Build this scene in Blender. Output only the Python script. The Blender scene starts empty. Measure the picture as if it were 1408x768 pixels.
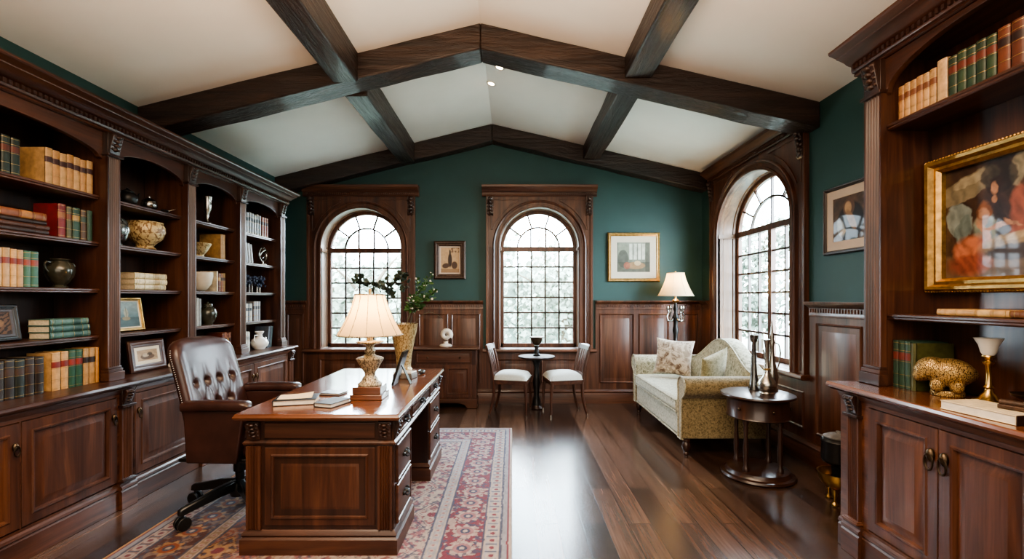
import bpy, bmesh, math, random
import numpy as np
from mathutils import Vector, Matrix
random.seed(7)
PI = math.pi
S = bpy.context.scene
COL = S.collection

# ------------------------------------------------------------------ helpers
class Frame:
    """a wall-aligned frame: u along the wall, v up, n out of the wall"""
    def __init__(s, o, u, v=(0, 0, 1)):
        s.o = Vector(o); s.u = Vector(u).normalized(); s.v = Vector(v).normalized(); s.n = s.u.cross(s.v)
    def __call__(s, u, v, n):
        return s.o + s.u * u + s.v * v + s.n * n

class MB:
    def __init__(s):
        s.V = []; s.F = []
    def add(s, vs, fs):
        b = len(s.V); s.V.extend([tuple(v) for v in vs]); s.F.extend([tuple(b + i for i in f) for f in fs]); return s
    def hexa(s, p):
        return s.add(p, [(0, 3, 2, 1), (4, 5, 6, 7), (0, 1, 5, 4), (1, 2, 6, 5), (2, 3, 7, 6), (3, 0, 4, 7)])
    def box(s, x0, x1, y0, y1, z0, z1, M=None):
        p = [Vector(q) for q in ((x0, y0, z0), (x1, y0, z0), (x1, y1, z0), (x0, y1, z0), (x0, y0, z1), (x1, y0, z1), (x1, y1, z1), (x0, y1, z1))]
        if M: p = [M @ q for q in p]
        return s.hexa(p)
    def fbox(s, F, u0, u1, v0, v1, n0, n1):
        return s.hexa([F(u0, v0, n0), F(u1, v0, n0), F(u1, v0, n1), F(u0, v0, n1), F(u0, v1, n0), F(u1, v1, n0), F(u1, v1, n1), F(u0, v1, n1)])
    def loft(s, loops, closed=True, cap=True):
        n = len(loops[0]); vs = [p for l in loops for p in l]; fs = []
        for i in range(len(loops) - 1):
            for j in range(n if closed else n - 1):
                k = (j + 1) % n
                fs.append((i * n + j, i * n + k, (i + 1) * n + k, (i + 1) * n + j))
        if cap:
            fs.append(tuple(range(n - 1, -1, -1))); fs.append(tuple((len(loops) - 1) * n + j for j in range(n)))
        return s.add(vs, fs)
    def pu(s, F, prof, u0, u1):      # prof (n, v) swept along u
        return s.loft([[F(u, v, n) for n, v in prof] for u in (u0, u1)])
    def pv(s, F, prof, v0, v1):      # prof (u, n) swept along v
        return s.loft([[F(u, v, n) for u, n in prof] for v in (v0, v1)])
    def pn(s, F, prof, n0, n1):      # prof (u, v) swept along n
        return s.loft([[F(u, v, n) for u, v in prof] for n in (n0, n1)])
    def rings(s, F, u0, u1, v0, v1, rs, cap=True):
        L = []
        for i, n in rs:
            L.append([F(u0 + i, v0 + i, n), F(u1 - i, v0 + i, n), F(u1 - i, v1 - i, n), F(u0 + i, v1 - i, n)])
        vs = [p for l in L for p in l]; fs = []
        for i in range(len(L) - 1):
            for j in range(4):
                k = (j + 1) % 4
                fs.append((i * 4 + j, i * 4 + k, (i + 1) * 4 + k, (i + 1) * 4 + j))
        if cap: fs.append(tuple((len(L) - 1) * 4 + j for j in range(4)))
        return s.add(vs, fs)
    def arc(s, F, cu, cv, rx, rz, prof, a0=0, a1=PI, seg=36, cap=True):   # prof (offset, n)
        L = []
        for i in range(seg + 1):
            a = a0 + (a1 - a0) * i / seg
            L.append([F(cu + (rx + o) * math.cos(a), cv + (rz + o) * math.sin(a), n) for o, n in prof])
        return s.loft(L, cap=cap)
    def lathe(s, prof, c=(0, 0, 0), seg=24, M=None, cap=True):
        L = []
        for r, z in prof:
            ring = [Vector((r * math.cos(2 * PI * k / seg), r * math.sin(2 * PI * k / seg), z)) for k in range(seg)]
            if M: ring = [M @ p for p in ring]
            L.append([p + Vector(c) for p in ring])
        return s.loft(L, cap=cap)
    def tube(s, pts, r, seg=8):
        pts = [Vector(p) for p in pts]; n = len(pts); rs = r if isinstance(r, (list, tuple)) else [r] * n
        t0 = (pts[1] - pts[0]).normalized()
        a = t0.orthogonal().normalized(); L = []
        for i in range(n):
            t = (pts[min(i + 1, n - 1)] - pts[max(i - 1, 0)]).normalized()
            a = (a - t * a.dot(t)).normalized(); b = t.cross(a)
            L.append([pts[i] + (a * math.cos(2 * PI * k / seg) + b * math.sin(2 * PI * k / seg)) * rs[i] for k in range(seg)])
        return s.loft(L)
    def ball(s, c, r, seg=10, rings=6, M=None):
        if not isinstance(r, (list, tuple)): r = (r, r, r)
        L = []
        for i in range(rings + 1):
            t = -PI / 2 + PI * i / rings; cr = max(math.cos(t), .02)
            ring = [Vector((r[0] * cr * math.cos(2 * PI * k / seg), r[1] * cr * math.sin(2 * PI * k / seg), r[2] * math.sin(t))) for k in range(seg)]
            if M: ring = [M @ p for p in ring]
            L.append([p + Vector(c) for p in ring])
        return s.loft(L)
    def grid(s, nu, nv, fn):
        vs = [fn(i / nu, j / nv) for j in range(nv + 1) for i in range(nu + 1)]
        fs = [(j * (nu + 1) + i, j * (nu + 1) + i + 1, (j + 1) * (nu + 1) + i + 1, (j + 1) * (nu + 1) + i) for j in range(nv) for i in range(nu)]
        return s.add(vs, fs)
    def build(s, name, mat, parent=None, bevel=0, smooth=35, seg=2, weld=False, sub=0):
        me = bpy.data.meshes.new(name); me.from_pydata(s.V, [], s.F)
        bm = bmesh.new(); bm.from_mesh(me)
        if weld: bmesh.ops.remove_doubles(bm, verts=bm.verts, dist=1e-5)
        bmesh.ops.recalc_face_normals(bm, faces=bm.faces); bm.to_mesh(me); bm.free()
        if smooth:
            me.shade_smooth(); me.set_sharp_from_angle(angle=math.radians(smooth))
        o = bpy.data.objects.new(name, me); COL.objects.link(o)
        if isinstance(mat, (list, tuple)):
            for m in mat: me.materials.append(m)
        else: me.materials.append(mat)
        if bevel:
            b = o.modifiers.new('bevel', 'BEVEL'); b.width = bevel; b.segments = seg; b.limit_method = 'ANGLE'; b.angle_limit = math.radians(38)
        if sub:
            m = o.modifiers.new('sub', 'SUBSURF'); m.levels = m.render_levels = sub
        hang(o, parent)
        return o

def hang(o, parent):
    if parent is None: return
    o.parent = parent
    if parent.get('_world'): o.matrix_parent_inverse = parent.matrix_basis.inverted()

def tag(o, label=None, cat=None, group=None, kind=None):
    if label: o['label'] = label
    if cat: o['category'] = cat
    if group: o['group'] = group
    if kind: o['kind'] = kind
    return o

def thing(name, label, cat, loc=(0, 0, 0), rz=0, group=None, world=False, kind=None, rot=None):
    o = bpy.data.objects.new(name, None); COL.objects.link(o); o.empty_display_size = .1
    o.matrix_basis = Matrix.Translation(loc) @ (rot if rot is not None else Matrix.Rotation(rz, 4, 'Z'))
    if world: o['_world'] = 1
    return tag(o, label, cat, group, kind)

def copy_tree(o, label=None, loc=None, rz=None, parent=None):
    c = o.copy(); COL.objects.link(c)
    if parent is not None: c.parent = parent
    if label: c['label'] = label
    if loc is not None: c.matrix_basis = Matrix.Translation(loc) @ Matrix.Rotation(rz or 0, 4, 'Z')
    for ch in list(o.children): copy_tree(ch, parent=c)
    return c

# ------------------------------------------------------------------ materials
def lin(h):
    c = [int(h[i:i + 2], 16) / 255 for i in (0, 2, 4)]
    return tuple(x / 12.92 if x <= .04045 else ((x + .055) / 1.055) ** 2.4 for x in c)

class NT:
    def __init__(s, name):
        s.m = bpy.data.materials.new(name); s.m.use_nodes = True; s.t = s.m.node_tree
        s.t.nodes.clear(); s.out = s.n('ShaderNodeOutputMaterial'); s.x = 0
    def n(s, typ, **kw):
        nd = s.t.nodes.new(typ)
        for k, v in kw.items(): setattr(nd, k, v)
        return nd
    def l(s, a, b): s.t.links.new(a, b)
    def coords(s, scale=(1, 1, 1), rot=(0, 0, 0), src='Object', loc=(0, 0, 0)):
        tc = s.n('ShaderNodeTexCoord'); mp = s.n('ShaderNodeMapping'); mp.inputs['Scale'].default_value = scale; mp.inputs['Rotation'].default_value = rot; mp.inputs['Location'].default_value = loc
        s.l(tc.outputs[src], mp.inputs['Vector']); return mp.outputs['Vector']
    def noise(s, vec, scale=5, detail=4, rough=.55, dist=0):
        nd = s.n('ShaderNodeTexNoise'); nd.inputs['Scale'].default_value = scale; nd.inputs['Detail'].default_value = detail
        nd.inputs['Roughness'].default_value = rough; nd.inputs['Distortion'].default_value = dist
        s.l(vec, nd.inputs['Vector']); return nd.outputs['Fac']
    def ramp(s, fac, stops):
        r = s.n('ShaderNodeValToRGB'); e = r.color_ramp.elements
        while len(e) < len(stops): e.new(.5)
        for k, (p, c) in enumerate(stops):
            e[k].position = p; e[k].color = (*c, 1)
        s.l(fac, r.inputs['Fac']); return r.outputs['Color']
    def mix(s, fac, a, b, mode='MIX'):
        m = s.n('ShaderNodeMix', data_type='RGBA', blend_type=mode)
        if isinstance(fac, (int, float)): m.inputs[0].default_value = fac
        else: s.l(fac, m.inputs[0])
        for q, i in ((a, 6), (b, 7)):
            if isinstance(q, tuple): m.inputs[i].default_value = (*q[:3], 1)
            else: s.l(q, m.inputs[i])
        return m.outputs[2]
    def bump(s, h, strength=.3, dist=.01):
        b = s.n('ShaderNodeBump'); b.inputs['Strength'].default_value = strength; b.inputs['Distance'].default_value = dist
        s.l(h, b.inputs['Height']); return b.outputs['Normal']
    def bsdf(s, col, rough=.5, metal=0, normal=None, coat=0, spec=.5, coat_rough=.1, sheen=0):
        p = s.n('ShaderNodeBsdfPrincipled')
        for q, k in ((col, 'Base Color'), (rough, 'Roughness')):
            if isinstance(q, tuple): p.inputs[k].default_value = (*q[:3], 1)
            elif isinstance(q, (int, float)): p.inputs[k].default_value = q
            else: s.l(q, p.inputs[k])
        p.inputs['Metallic'].default_value = metal; p.inputs['Coat Weight'].default_value = coat; p.inputs['Coat Roughness'].default_value = coat_rough
        p.inputs['Specular IOR Level'].default_value = spec; p.inputs['Sheen Weight'].default_value = sheen
        if normal is not None: s.l(normal, p.inputs['Normal'])
        s.l(p.outputs[0], s.out.inputs['Surface']); s.p = p
        return s.m

def plain(name, col, rough=.5, metal=0, var=.12, nscale=12, bump=.05, coat=0, spec=.5, sheen=0):
    t = NT(name); f = t.noise(t.coords(), nscale, 5)
    d = tuple(c * (1 - var) for c in col); li = tuple(min(c * (1 + var), 1) for c in col)
    c = t.ramp(f, [(.3, d), (.7, li)])
    return t.bsdf(c, rough, metal, t.bump(t.noise(t.coords(), nscale * 6, 3), bump, .003) if bump else None, coat, spec, sheen=sheen)

_w = {}
def wood(axis='z', kind='mahogany'):
    if (axis, kind) in _w: return _w[(axis, kind)]
    P = {'mahogany': ((.022, .0072, .0038), (.064, .0225, .0112), (.128, .050, .0245), .40, .16),
         'panel': ((.030, .0100, .0052), (.090, .0330, .0165), (.175, .070, .034), .40, .16),
         'dark': ((.014, .006, .004), (.034, .0135, .008), (.066, .026, .014), .33, .25),
         'desk': ((.05, .0165, .008), (.135, .047, .020), (.24, .09, .038), .2, .5),
         'beam': ((.008, .004, .003), (.023, .0115, .0078), (.062, .033, .022), .40, .2),
         'walnut': ((.05, .024, .012), (.13, .064, .030), (.22, .115, .055), .4, .1)}[kind]
    t = NT(f'{kind}_wood_{axis}')
    ai = 'xyz'.index(axis)
    s1 = [7, 7, 7]; s1[ai] = .55
    s2 = [55, 55, 55]; s2[ai] = 1.6
    f1 = t.noise(t.coords(tuple(s1)), 1.3, 6, .6, 1.2); f2 = t.noise(t.coords(tuple(s2)), 1.5, 3, .6, .3)
    c = t.ramp(f1, [(.28, P[0]), (.5, P[1]), (.74, P[2])])
    c = t.mix(.45, c, t.ramp(f2, [(.3, (.35, .3, .28)), (.65, (1, 1, 1))]), 'MULTIPLY')
    if kind == 'beam':
        s3 = [9, 9, 9]; s3[ai] = 1.2
        h = t.noise(t.coords(tuple(s3)), 2, 5, .65, .8); nm = t.bump(h, .9, .03)
        rg = t.ramp(f2, [(.3, (.6, .6, .6)), (.7, (.36, .36, .36))])
    else:
        nm = t.bump(f2, .07, .002); rg = P[3]
    _w[(axis, kind)] = t.bsdf(c, rg, 0, nm, P[4], .5, .12)
    return _w[(axis, kind)]

def attr_mat(name, rough=.8, coat=0, bump=0, bs=200, sheen=0):
    t = NT(name); a = t.n('ShaderNodeAttribute'); a.attribute_name = 'Col'
    nm = t.bump(t.noise(t.coords(), bs, 2), bump, .004) if bump else None
    return t.bsdf(a.outputs['Color'], rough, 0, nm, coat, .4, .03, sheen)

M = {}
M['green_wall'] = plain('green_wall_paint', (.0185, .0600, .0560), .6, var=.08, nscale=3, bump=.03)
M['ceiling'] = plain('ceiling_plaster', (.85, .84, .80), .85, var=.03, nscale=2, bump=.05)
M['cream_wall'] = plain('front_wall_plaster', (.35, .33, .29), .85, var=.03, nscale=2)
M['leather'] = None
t = NT('brown_leather'); v = t.n('ShaderNodeTexVoronoi'); v.inputs['Scale'].default_value = 160; t.l(t.coords(), v.inputs['Vector'])
f = t.noise(t.coords(), 7, 4)
M['leather'] = t.bsdf(t.ramp(f, [(.3, (.024, .0095, .0075)), (.7, (.050, .019, .0145))]), .33, 0, t.bump(v.outputs['Distance'], .12, .002), .15, .5, .2)
M['brass'] = plain('aged_brass', (.56, .36, .13), .28, 1, .25, 9, .1)
M['darkbrass'] = plain('dark_bronze', (.10, .07, .045), .36, 1, .3, 20, .1)
M['silver'] = plain('tarnished_silver', (.50, .48, .43), .25, 1, .2, 14, .1)
M['pewter'] = plain('pewter', (.28, .28, .27), .22, 1, .3, 12, .1)
M['black'] = plain('black_enamel', (.008, .008, .008), .28, 0, .2, 10, .03)
M['blackmetal'] = plain('black_metal', (.014, .013, .013), .34, .4, .3, 18, .08)
M['white'] = plain('white_ceramic', (.72, .69, .62), .3, 0, .06, 8, .02, .2)
M['cream'] = plain('cream_stoneware', (.56, .46, .33), .45, 0, .12, 9, .05)
M['page'] = plain('page_paper', (.60, .50, .34), .85, 0, .15, 90, .15)
M['whitepage'] = plain('white_paper', (.72, .67, .56), .8, 0, .08, 60, .08)
M['urn'] = plain('dark_glazed_urn', (.045, .042, .028), .24, .3, .45, 16, .08, .3)
M['gold'] = plain('gilt_frame', (.42, .255, .085), .34, .85, .35, 28, .25)
M['frame_dark'] = plain('dark_frame_wood', (.030, .014, .009), .38, 0, .3, 22, .12)
M['frame_bronze'] = plain('bronze_carved_frame', (.055, .028, .016), .42, .2, .55, 45, .5)
M['mat'] = plain('picture_mat_board', (.66, .60, .48), .85, 0, .04, 8, 0)
M['mat_pink'] = plain('aged_mat_board', (.58, .46, .36), .85, 0, .05, 8, 0)
M['seatwhite'] = plain('pale_seat_fabric', (.46, .48, .45), .9, 0, .08, 60, .15, sheen=.2)
M['leaf'] = plain('dark_leaf', (.035, .10, .022), .5, 0, .35, 9, .05)
M['greyleaf'] = plain('grey_green_leaf', (.022, .036, .022), .55, 0, .3, 9, .05)
M['stem'] = plain('plant_stem', (.08, .07, .04), .6, 0, .2, 9, .05)
M['shell'] = plain('ivory_shell', (.68, .62, .53), .35, 0, .1, 8, .05, .2)
M['slate'] = plain('grey_stone', (.13, .12, .11), .5, 0, .3, 30, .2)
M['bluebead'] = plain('dark_blue_glaze', (.022, .030, .055), .25, 0, .4, 30, .1, .3)
t = NT('linen_lamp_shade'); d = t.n('ShaderNodeBsdfDiffuse'); d.inputs[0].default_value = (.80, .66, .42, 1)
tr = t.n('ShaderNodeBsdfTranslucent'); tr.inputs[0].default_value = (.85, .64, .34, 1); mx = t.n('ShaderNodeMixShader'); mx.inputs[0].default_value = .45
t.l(d.outputs[0], mx.inputs[1]); t.l(tr.outputs[0], mx.inputs[2]); t.l(mx.outputs[0], t.out.inputs['Surface'])
wv = t.noise(t.coords((1, 1, 8)), 60, 2); t.l(t.bump(wv, .1, .002), d.inputs['Normal'])
M['shade'] = t.m
def emit(name, col, st):
    t = NT(name); e = t.n('ShaderNodeEmission'); e.inputs[0].default_value = (*col, 1); e.inputs[1].default_value = st
    t.l(e.outputs[0], t.out.inputs['Surface']); return t.m
M['bulb'] = emit('warm_bulb', (1, .72, .38), 25)
M['downlight'] = emit('downlight_lens', (1, .72, .42), 22)
t = NT('window_glass'); g = t.n('ShaderNodeBsdfGlossy'); g.inputs['Roughness'].default_value = .02; tp = t.n('ShaderNodeBsdfTransparent'); tp.inputs[0].default_value = (.93, .97, .96, 1)
fr = t.n('ShaderNodeMapRange'); lw = t.n('ShaderNodeLayerWeight'); lw.inputs[0].default_value = .5; pw = t.n('ShaderNodeMath', operation='POWER'); pw.inputs[1].default_value = 5; t.l(lw.outputs['Facing'], pw.inputs[0]); t.l(pw.outputs[0], fr.inputs[0]); fr.inputs[3].default_value = .04; fr.inputs[4].default_value = .7; nz = t.noise(t.coords(), 3, 2); bm_ = t.bump(nz, .05, .02); t.l(bm_, g.inputs['Normal'])
mx = t.n('ShaderNodeMixShader'); t.l(fr.outputs[0], mx.inputs[0]); t.l(tp.outputs[0], mx.inputs[1]); t.l(g.outputs[0], mx.inputs[2]); t.l(mx.outputs[0], t.out.inputs['Surface'])
M['glass'] = t.m
# plank floor
t = NT('plank_floor'); br = t.n('ShaderNodeTexBrick'); br.offset = .37; br.offset_frequency = 2
for k, q in (('Scale', 1), ('Mortar Size', .0035), ('Mortar Smooth', .3), ('Bias', 0), ('Brick Width', 1.55), ('Row Height', .155)): br.inputs[k].default_value = q
br.inputs['Color1'].default_value = (.030, .0165, .0120, 1); br.inputs['Color2'].default_value = (.115, .066, .045, 1); br.inputs['Mortar'].default_value = (.006, .0035, .0025, 1)
t.l(t.coords((1, 1, 1), (0, 0, PI / 2)), br.inputs['Vector'])
g1 = t.noise(t.coords((14, .8, 0), loc=(0, 0, .43)), 1.5, 5, .6, .5); g2 = t.noise(t.coords((80, 2.2, 0), loc=(0, 0, .31)), 1, 3, .6, .2); g3 = t.noise(t.coords((1, 1, 0), loc=(0, 0, .37)), 1.1, 3)
c = t.mix(.6, br.outputs['Color'], t.ramp(g1, [(.3, (.30, .27, .26)), (.66, (1.4, 1.3, 1.22))]), 'MULTIPLY')
c = t.mix(.4, c, t.ramp(g2, [(.35, (.45, .42, .4)), (.6, (1.1, 1.1, 1.1))]), 'MULTIPLY')
hh = t.mix(.25, t.ramp(br.outputs['Fac'], [(0, (1, 1, 1)), (1, (0, 0, 0))]), t.ramp(g1, [(.2, (0, 0, 0)), (.8, (1, 1, 1))]))
M['floor'] = t.bsdf(c, t.ramp(g3, [(.2, (.21, .21, .21)), (.8, (.27, .27, .27))]), 0, t.bump(hh, .10, .004), .15, .5, .15)
# sofa damask
def damask(name, ca, cb, scale, bump=.25):
    t = NT(name); vo = t.n('ShaderNodeTexVoronoi'); vo.feature = 'SMOOTH_F1'; vo.inputs['Scale'].default_value = scale; t.l(t.coords(), vo.inputs['Vector'])
    n1 = t.noise(t.coords(), scale * .7, 3, .6, 2.5)
    f = t.mix(.55, t.ramp(vo.outputs['Distance'], [(.25, (0, 0, 0)), (.5, (1, 1, 1))]), t.ramp(n1, [(.44, (0, 0, 0)), (.54, (1, 1, 1))]))
    return t.bsdf(t.mix(f, ca, cb), .85, 0, t.bump(f, bump, .004), 0, .3, sheen=.25)
M['damask'] = damask('sage_cream_damask', (.125, .115, .065), (.40, .37, .26), 30)
M['damask_plain'] = damask('cream_stripe_damask', (.22, .215, .15), (.45, .425, .325), 38, .2)
M['damask_gold'] = damask('gold_brown_damask', (.085, .066, .030), (.27, .215, .115), 55)
M['pillow_a'] = damask('patterned_pillow_fabric', (.13, .085, .06), (.58, .50, .40), 15, .15)
M['pillow_b'] = damask('olive_pillow_fabric', (.17, .15, .075), (.36, .32, .19), 30, .15)
def carved(name, ca, cb, scale, rough=.4, metal=.6, b=.8):
    t = NT(name); vo = t.n('ShaderNodeTexVoronoi'); vo.feature = 'DISTANCE_TO_EDGE'; vo.inputs['Scale'].default_value = scale; t.l(t.coords(), vo.inputs['Vector'])
    w = t.n('ShaderNodeTexWave'); w.inputs['Scale'].default_value = scale * .5; w.inputs['Distortion'].default_value = 9; w.inputs['Detail Scale'].default_value = 2; t.l(t.coords(), w.inputs['Vector'])
    f = t.mix(.5, t.ramp(vo.outputs['Distance'], [(.02, (0, 0, 0)), (.16, (1, 1, 1))]), w.outputs['Color'])
    f = t.ramp(f, [(.3, (0, 0, 0)), (.62, (1, 1, 1))])
    return t.bsdf(t.mix(f, ca, cb), rough, metal, t.bump(f, b, .006))
M['carvedgold'] = carved('carved_gold', (.06, .032, .012), (.52, .34, .13), 85, .38, .7, .5)
M['carvedbowl'] = carved('painted_gold_bowl', (.19, .10, .035), (.58, .44, .22), 22, .4, .15, .3)
M['crackle'] = carved('gold_crackle_vase', (.26, .17, .065), (.56, .43, .22), 30, .3, .45, .25)
M['lampbody'] = carved('antique_gold_lamp', (.12, .09, .055), (.48, .40, .27), 42, .4, .4, .5)

# ------------------------------------------------------------------ painting with numpy (vertex colours)
def vnoise(x, y, seed=0):
    xi = np.floor(x); yi = np.floor(y); fx = x - xi; fy = y - yi
    def h(a, b):
        q = np.sin(a * 127.1 + b * 311.7 + seed * 74.7) * 43758.5453
        return q - np.floor(q)
    fx = fx * fx * (3 - 2 * fx); fy = fy * fy * (3 - 2 * fy)
    return (h(xi, yi) * (1 - fx) + h(xi + 1, yi) * fx) * (1 - fy) + (h(xi, yi + 1) * (1 - fx) + h(xi + 1, yi + 1) * fx) * fy
def fbm(x, y, seed=0, o=4):
    r = 0; a = .5
    for k in range(o):
        r = r + a * vnoise(x * 2 ** k, y * 2 ** k, seed + k); a *= .5
    return r / (1 - .5 ** o)
def mixc(A, c, m):
    return A * (1 - m[..., None]) + np.array(c) * m[..., None]
def ell(U, V, cu, cv, ru, rv, ang=0, soft=.12):
    du = U - cu; dv = V - cv; ca, sa = math.cos(ang), math.sin(ang)
    d = np.sqrt(((du * ca + dv * sa) / ru) ** 2 + ((-du * sa + dv * ca) / rv) ** 2)
    return np.clip((1 - d) / soft + .5, 0, 1)
def painted(name, P, nu, nv, fn, mat, parent=None, skirt=0):
    """P(U,V)->positions array; fn(U,V)->rgb"""
    U, V = np.meshgrid(np.linspace(0, 1, nu + 1), np.linspace(0, 1, nv + 1))
    co = P(U, V).reshape(-1, 3).astype(np.float32); rgb = np.clip(fn(U, V), 0, 1).reshape(-1, 3)
    if skirt:
        e = ((U == 0) | (U == 1) | (V == 0) | (V == 1)).reshape(-1); co[e, 2] -= skirt
    me = bpy.data.meshes.new(name); nvt = (nu + 1) * (nv + 1); nf = nu * nv
    i = (np.arange(nv)[:, None] * (nu + 1) + np.arange(nu)[None, :]).reshape(-1)
    q = np.stack([i, i + 1, i + nu + 2, i + nu + 1], 1).astype(np.int32)
    me.vertices.add(nvt); me.vertices.foreach_set('co', co.reshape(-1)); me.loops.add(nf * 4); me.loops.foreach_set('vertex_index', q.reshape(-1))
    me.polygons.add(nf); me.polygons.foreach_set('loop_start', np.arange(0, nf * 4, 4, dtype=np.int32))
    me.update(calc_edges=True)
    a = me.color_attributes.new('Col', 'FLOAT_COLOR', 'POINT')
    a.data.foreach_set('color', np.concatenate([rgb, np.ones((nvt, 1))], 1).astype(np.float32).reshape(-1))
    me.materials.append(mat); me.validate()
    o = bpy.data.objects.new(name, me); COL.objects.link(o); hang(o, parent); return o
def fplane(F, u0, u1, v0, v1, n):
    o, fu, fv, fn = (np.array(q) for q in (F.o, F.u, F.v, F.n))
    return lambda U, V: o + (u0 + (u1 - u0) * U)[..., None] * fu + (v0 + (v1 - v0) * V)[..., None] * fv + n * fn
M['canvas'] = attr_mat('oil_canvas', .42, .12)
M['print'] = attr_mat('print_paper', .6, .12)
M['rug'] = attr_mat('woven_rug_wool', .95, 0, .5, 260, .1)

# ------------------------------------------------------------------ room
XL, XR, YB, YF, XRG = -3.33, 2.74, 6.71, -1.6, -.28
ZR, ZL, ZRT = 3.95, 3.205, 3.25
def cz(x):
    return ZR - (ZR - ZL) * (XRG - x) / (XRG - XL) if x < XRG else ZR - (ZR - ZRT) * (x - XRG) / (XR - XRG)
FB = Frame((0, YB, 0), (1, 0, 0)); FL = Frame((XL, 0, 0), (0, 1, 0)); FR = Frame((XR, 0, 0), (0, -1, 0)); FF = Frame((0, YF, 0), (-1, 0, 0))
W1 = dict(cu=-2.165, hw=.57, rz=.57, zs=.78, zsp=2.22)
W2 = dict(cu=.393, hw=.562, rz=.562, zs=.78, zsp=2.24)
W3 = dict(cu=-5.32, hw=.80, rz=.60, zs=.80, zsp=2.33)

def wall(name, F, u0, u1, top, wins, mat, label, extra=()):
    mb = MB(); us = {u0, u1, *extra}
    for w in wins:
        for k in range(41): us.add(w['cu'] + w['hw'] * -math.cos(PI * k / 40))
    us = sorted(us)
    for a, b in zip(us[:-1], us[1:]):
        m = (a + b) / 2; hit = [w for w in wins if abs(m - w['cu']) < w['hw']]
        def q(v0a, v0b, v1a, v1b): mb.add([F(a, v0a, 0), F(b, v0b, 0), F(b, v1b, 0), F(a, v1a, 0)], [(0, 1, 2, 3)])
        if hit:
            w = hit[0]; ar = lambda u: w['zsp'] + w['rz'] * math.sqrt(max(0, 1 - ((u - w['cu']) / w['hw']) ** 2))
            q(0, 0, w['zs'], w['zs']); q(ar(a), ar(b), top(a), top(b))
        else: q(0, 0, top(a), top(b))
    return tag(mb.build(name, mat, smooth=0), label, 'wall', kind='structure')
wall('wall_back', FB, XL, XR, cz, [W1, W2], M['green_wall'], 'dark green gable wall with the two arched windows', (XRG,))
wall('wall_left', FL, YF, YB, lambda u: ZL, [], M['green_wall'], 'dark green wall behind the long row of bookcases')
wall('wall_right', FR, -YB, -YF, lambda u: ZRT, [W3], M['green_wall'], 'dark green wall with the arched window behind the sofa')
wall('wall_front', FF, -XR, -XL, lambda u: cz(-u), [], M['cream_wall'], 'plain wall closing the room opposite the gable', (-XRG,))
tag(MB().box(XL - .02, XR + .02, YF, YB + .02, -.1, 0).build('floor', M['floor']), 'dark brown wide plank wooden floor', 'floor', kind='structure')
mb = MB(); mb.add([(XL, YF, ZL), (XRG, YF, ZR), (XR, YF, ZRT), (XL, YB, ZL), (XRG, YB, ZR), (XR, YB, ZRT)], [(0, 1, 4, 3), (1, 2, 5, 4)])
tag(mb.build('ceiling', M['ceiling'], smooth=0), 'cream plaster ceiling sloping up to a ridge', 'ceiling', kind='structure')

# beams
def truss(y0, y1, dep, label):
    e = thing('ceiling_beam', label, 'beam', (XRG, (y0 + y1) / 2, ZR), world=True, kind='structure')
    F = Frame((0, 0, 0), (1, 0, 0))
    for a, b in ((XL + .003, XRG), (XRG, XR - .003)):
        mb = MB(); nx = 10
        L = []
        for i in range(nx + 1):
            x = a + (b - a) * i / nx; j = lambda s: (random.random() - .5) * s if 0 < i < nx else 0
            L.append([(x, y0 + j(.012), cz(x) - .004), (x, y0 + j(.012), cz(x) - dep + j(.014)), (x, y1 + j(.012), cz(x) - dep + j(.014)), (x, y1, cz(x) - .004)])
        mb.loft(L).build('rafter', wood('x', 'beam'), e, .012, 30)
truss(4.13, 4.39, .235, 'dark hewn timber rafter beam crossing the ceiling beside the downlights')
truss(6.52, 6.70, .24, 'dark hewn timber rafter beam along top of green gable wall')
def purlin(x0, x1, zb, y0, y1, label):
    mb = MB(); L = []; ny = 8
    for i in range(ny + 1):
        y = y0 + (y1 - y0) * i / ny; j = lambda s: (random.random() - .5) * s if 0 < i < ny else 0
        L.append([(x0 + j(.012), y, cz(x0) - .004), (x0 + j(.012), y, zb + j(.014)), (x1 + j(.012), y, zb + j(.014)), (x1 + j(.012), y, cz(x1) - .004)])
    tag(mb.loft(L).build('ceiling_beam', wood('y', 'beam'), None, .012, 30), label, 'beam', kind='structure')
purlin(-1.585, -1.365, 3.41, YF + .01, 4.128, 'lengthwise timber beam over the desk, before the crossing rafter')
purlin(-1.585, -1.365, 3.41, 4.392, 6.518, 'short lengthwise timber beam over the desk, between crossing rafters')
purlin(1.0, 1.235, 3.45, YF + .01, 4.128, 'lengthwise timber beam over bare floor, before the crossing rafter')
purlin(1.0, 1.235, 3.45, 4.392, 6.518, 'short lengthwise timber beam toward sofa, between crossing rafters')

# ------------------------------------------------------------------ wainscot
CAPP = [(.004, 1.335), (.030, 1.335), (.034, 1.35), (.030, 1.36), (.030, 1.415), (.045, 1.42), (.055, 1.435), (.075, 1.445), (.08, 1.455), (.08, 1.47), (.004, 1.47)]
PAN = [(-.012, .024), (-.012, .031), (-.002, .038), (.008, .031), (.016, .010), (.026, .010), (.062, .026)]
def wainscot(name, F, segs, panels, low, label):
    mb = MB()
    for a, b in segs:
        mb.fbox(F, a, b, 0, 1.345, .003, .024); mb.pu(F, CAPP, a, b)
        k = a + .02
        while k < b - .03:
            mb.fbox(F, k, k + .018, 1.375, 1.408, .028, .042); k += .034
    for a, b, c, d in low: mb.fbox(F, a, b, c, d, .003, .024)
    for a, b, c, d in panels: mb.rings(F, a, b, c, d, PAN)
    return tag(mb.build(name, wood('z', 'panel'), smooth=40), label, 'wainscot', kind='structure')
BASEP = [(.004, 0), (.045, 0), (.045, .135), (.038, .15), (.045, .16), (.045, .172), (.034, .185), (.026, .2), (.004, .2)]
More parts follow.
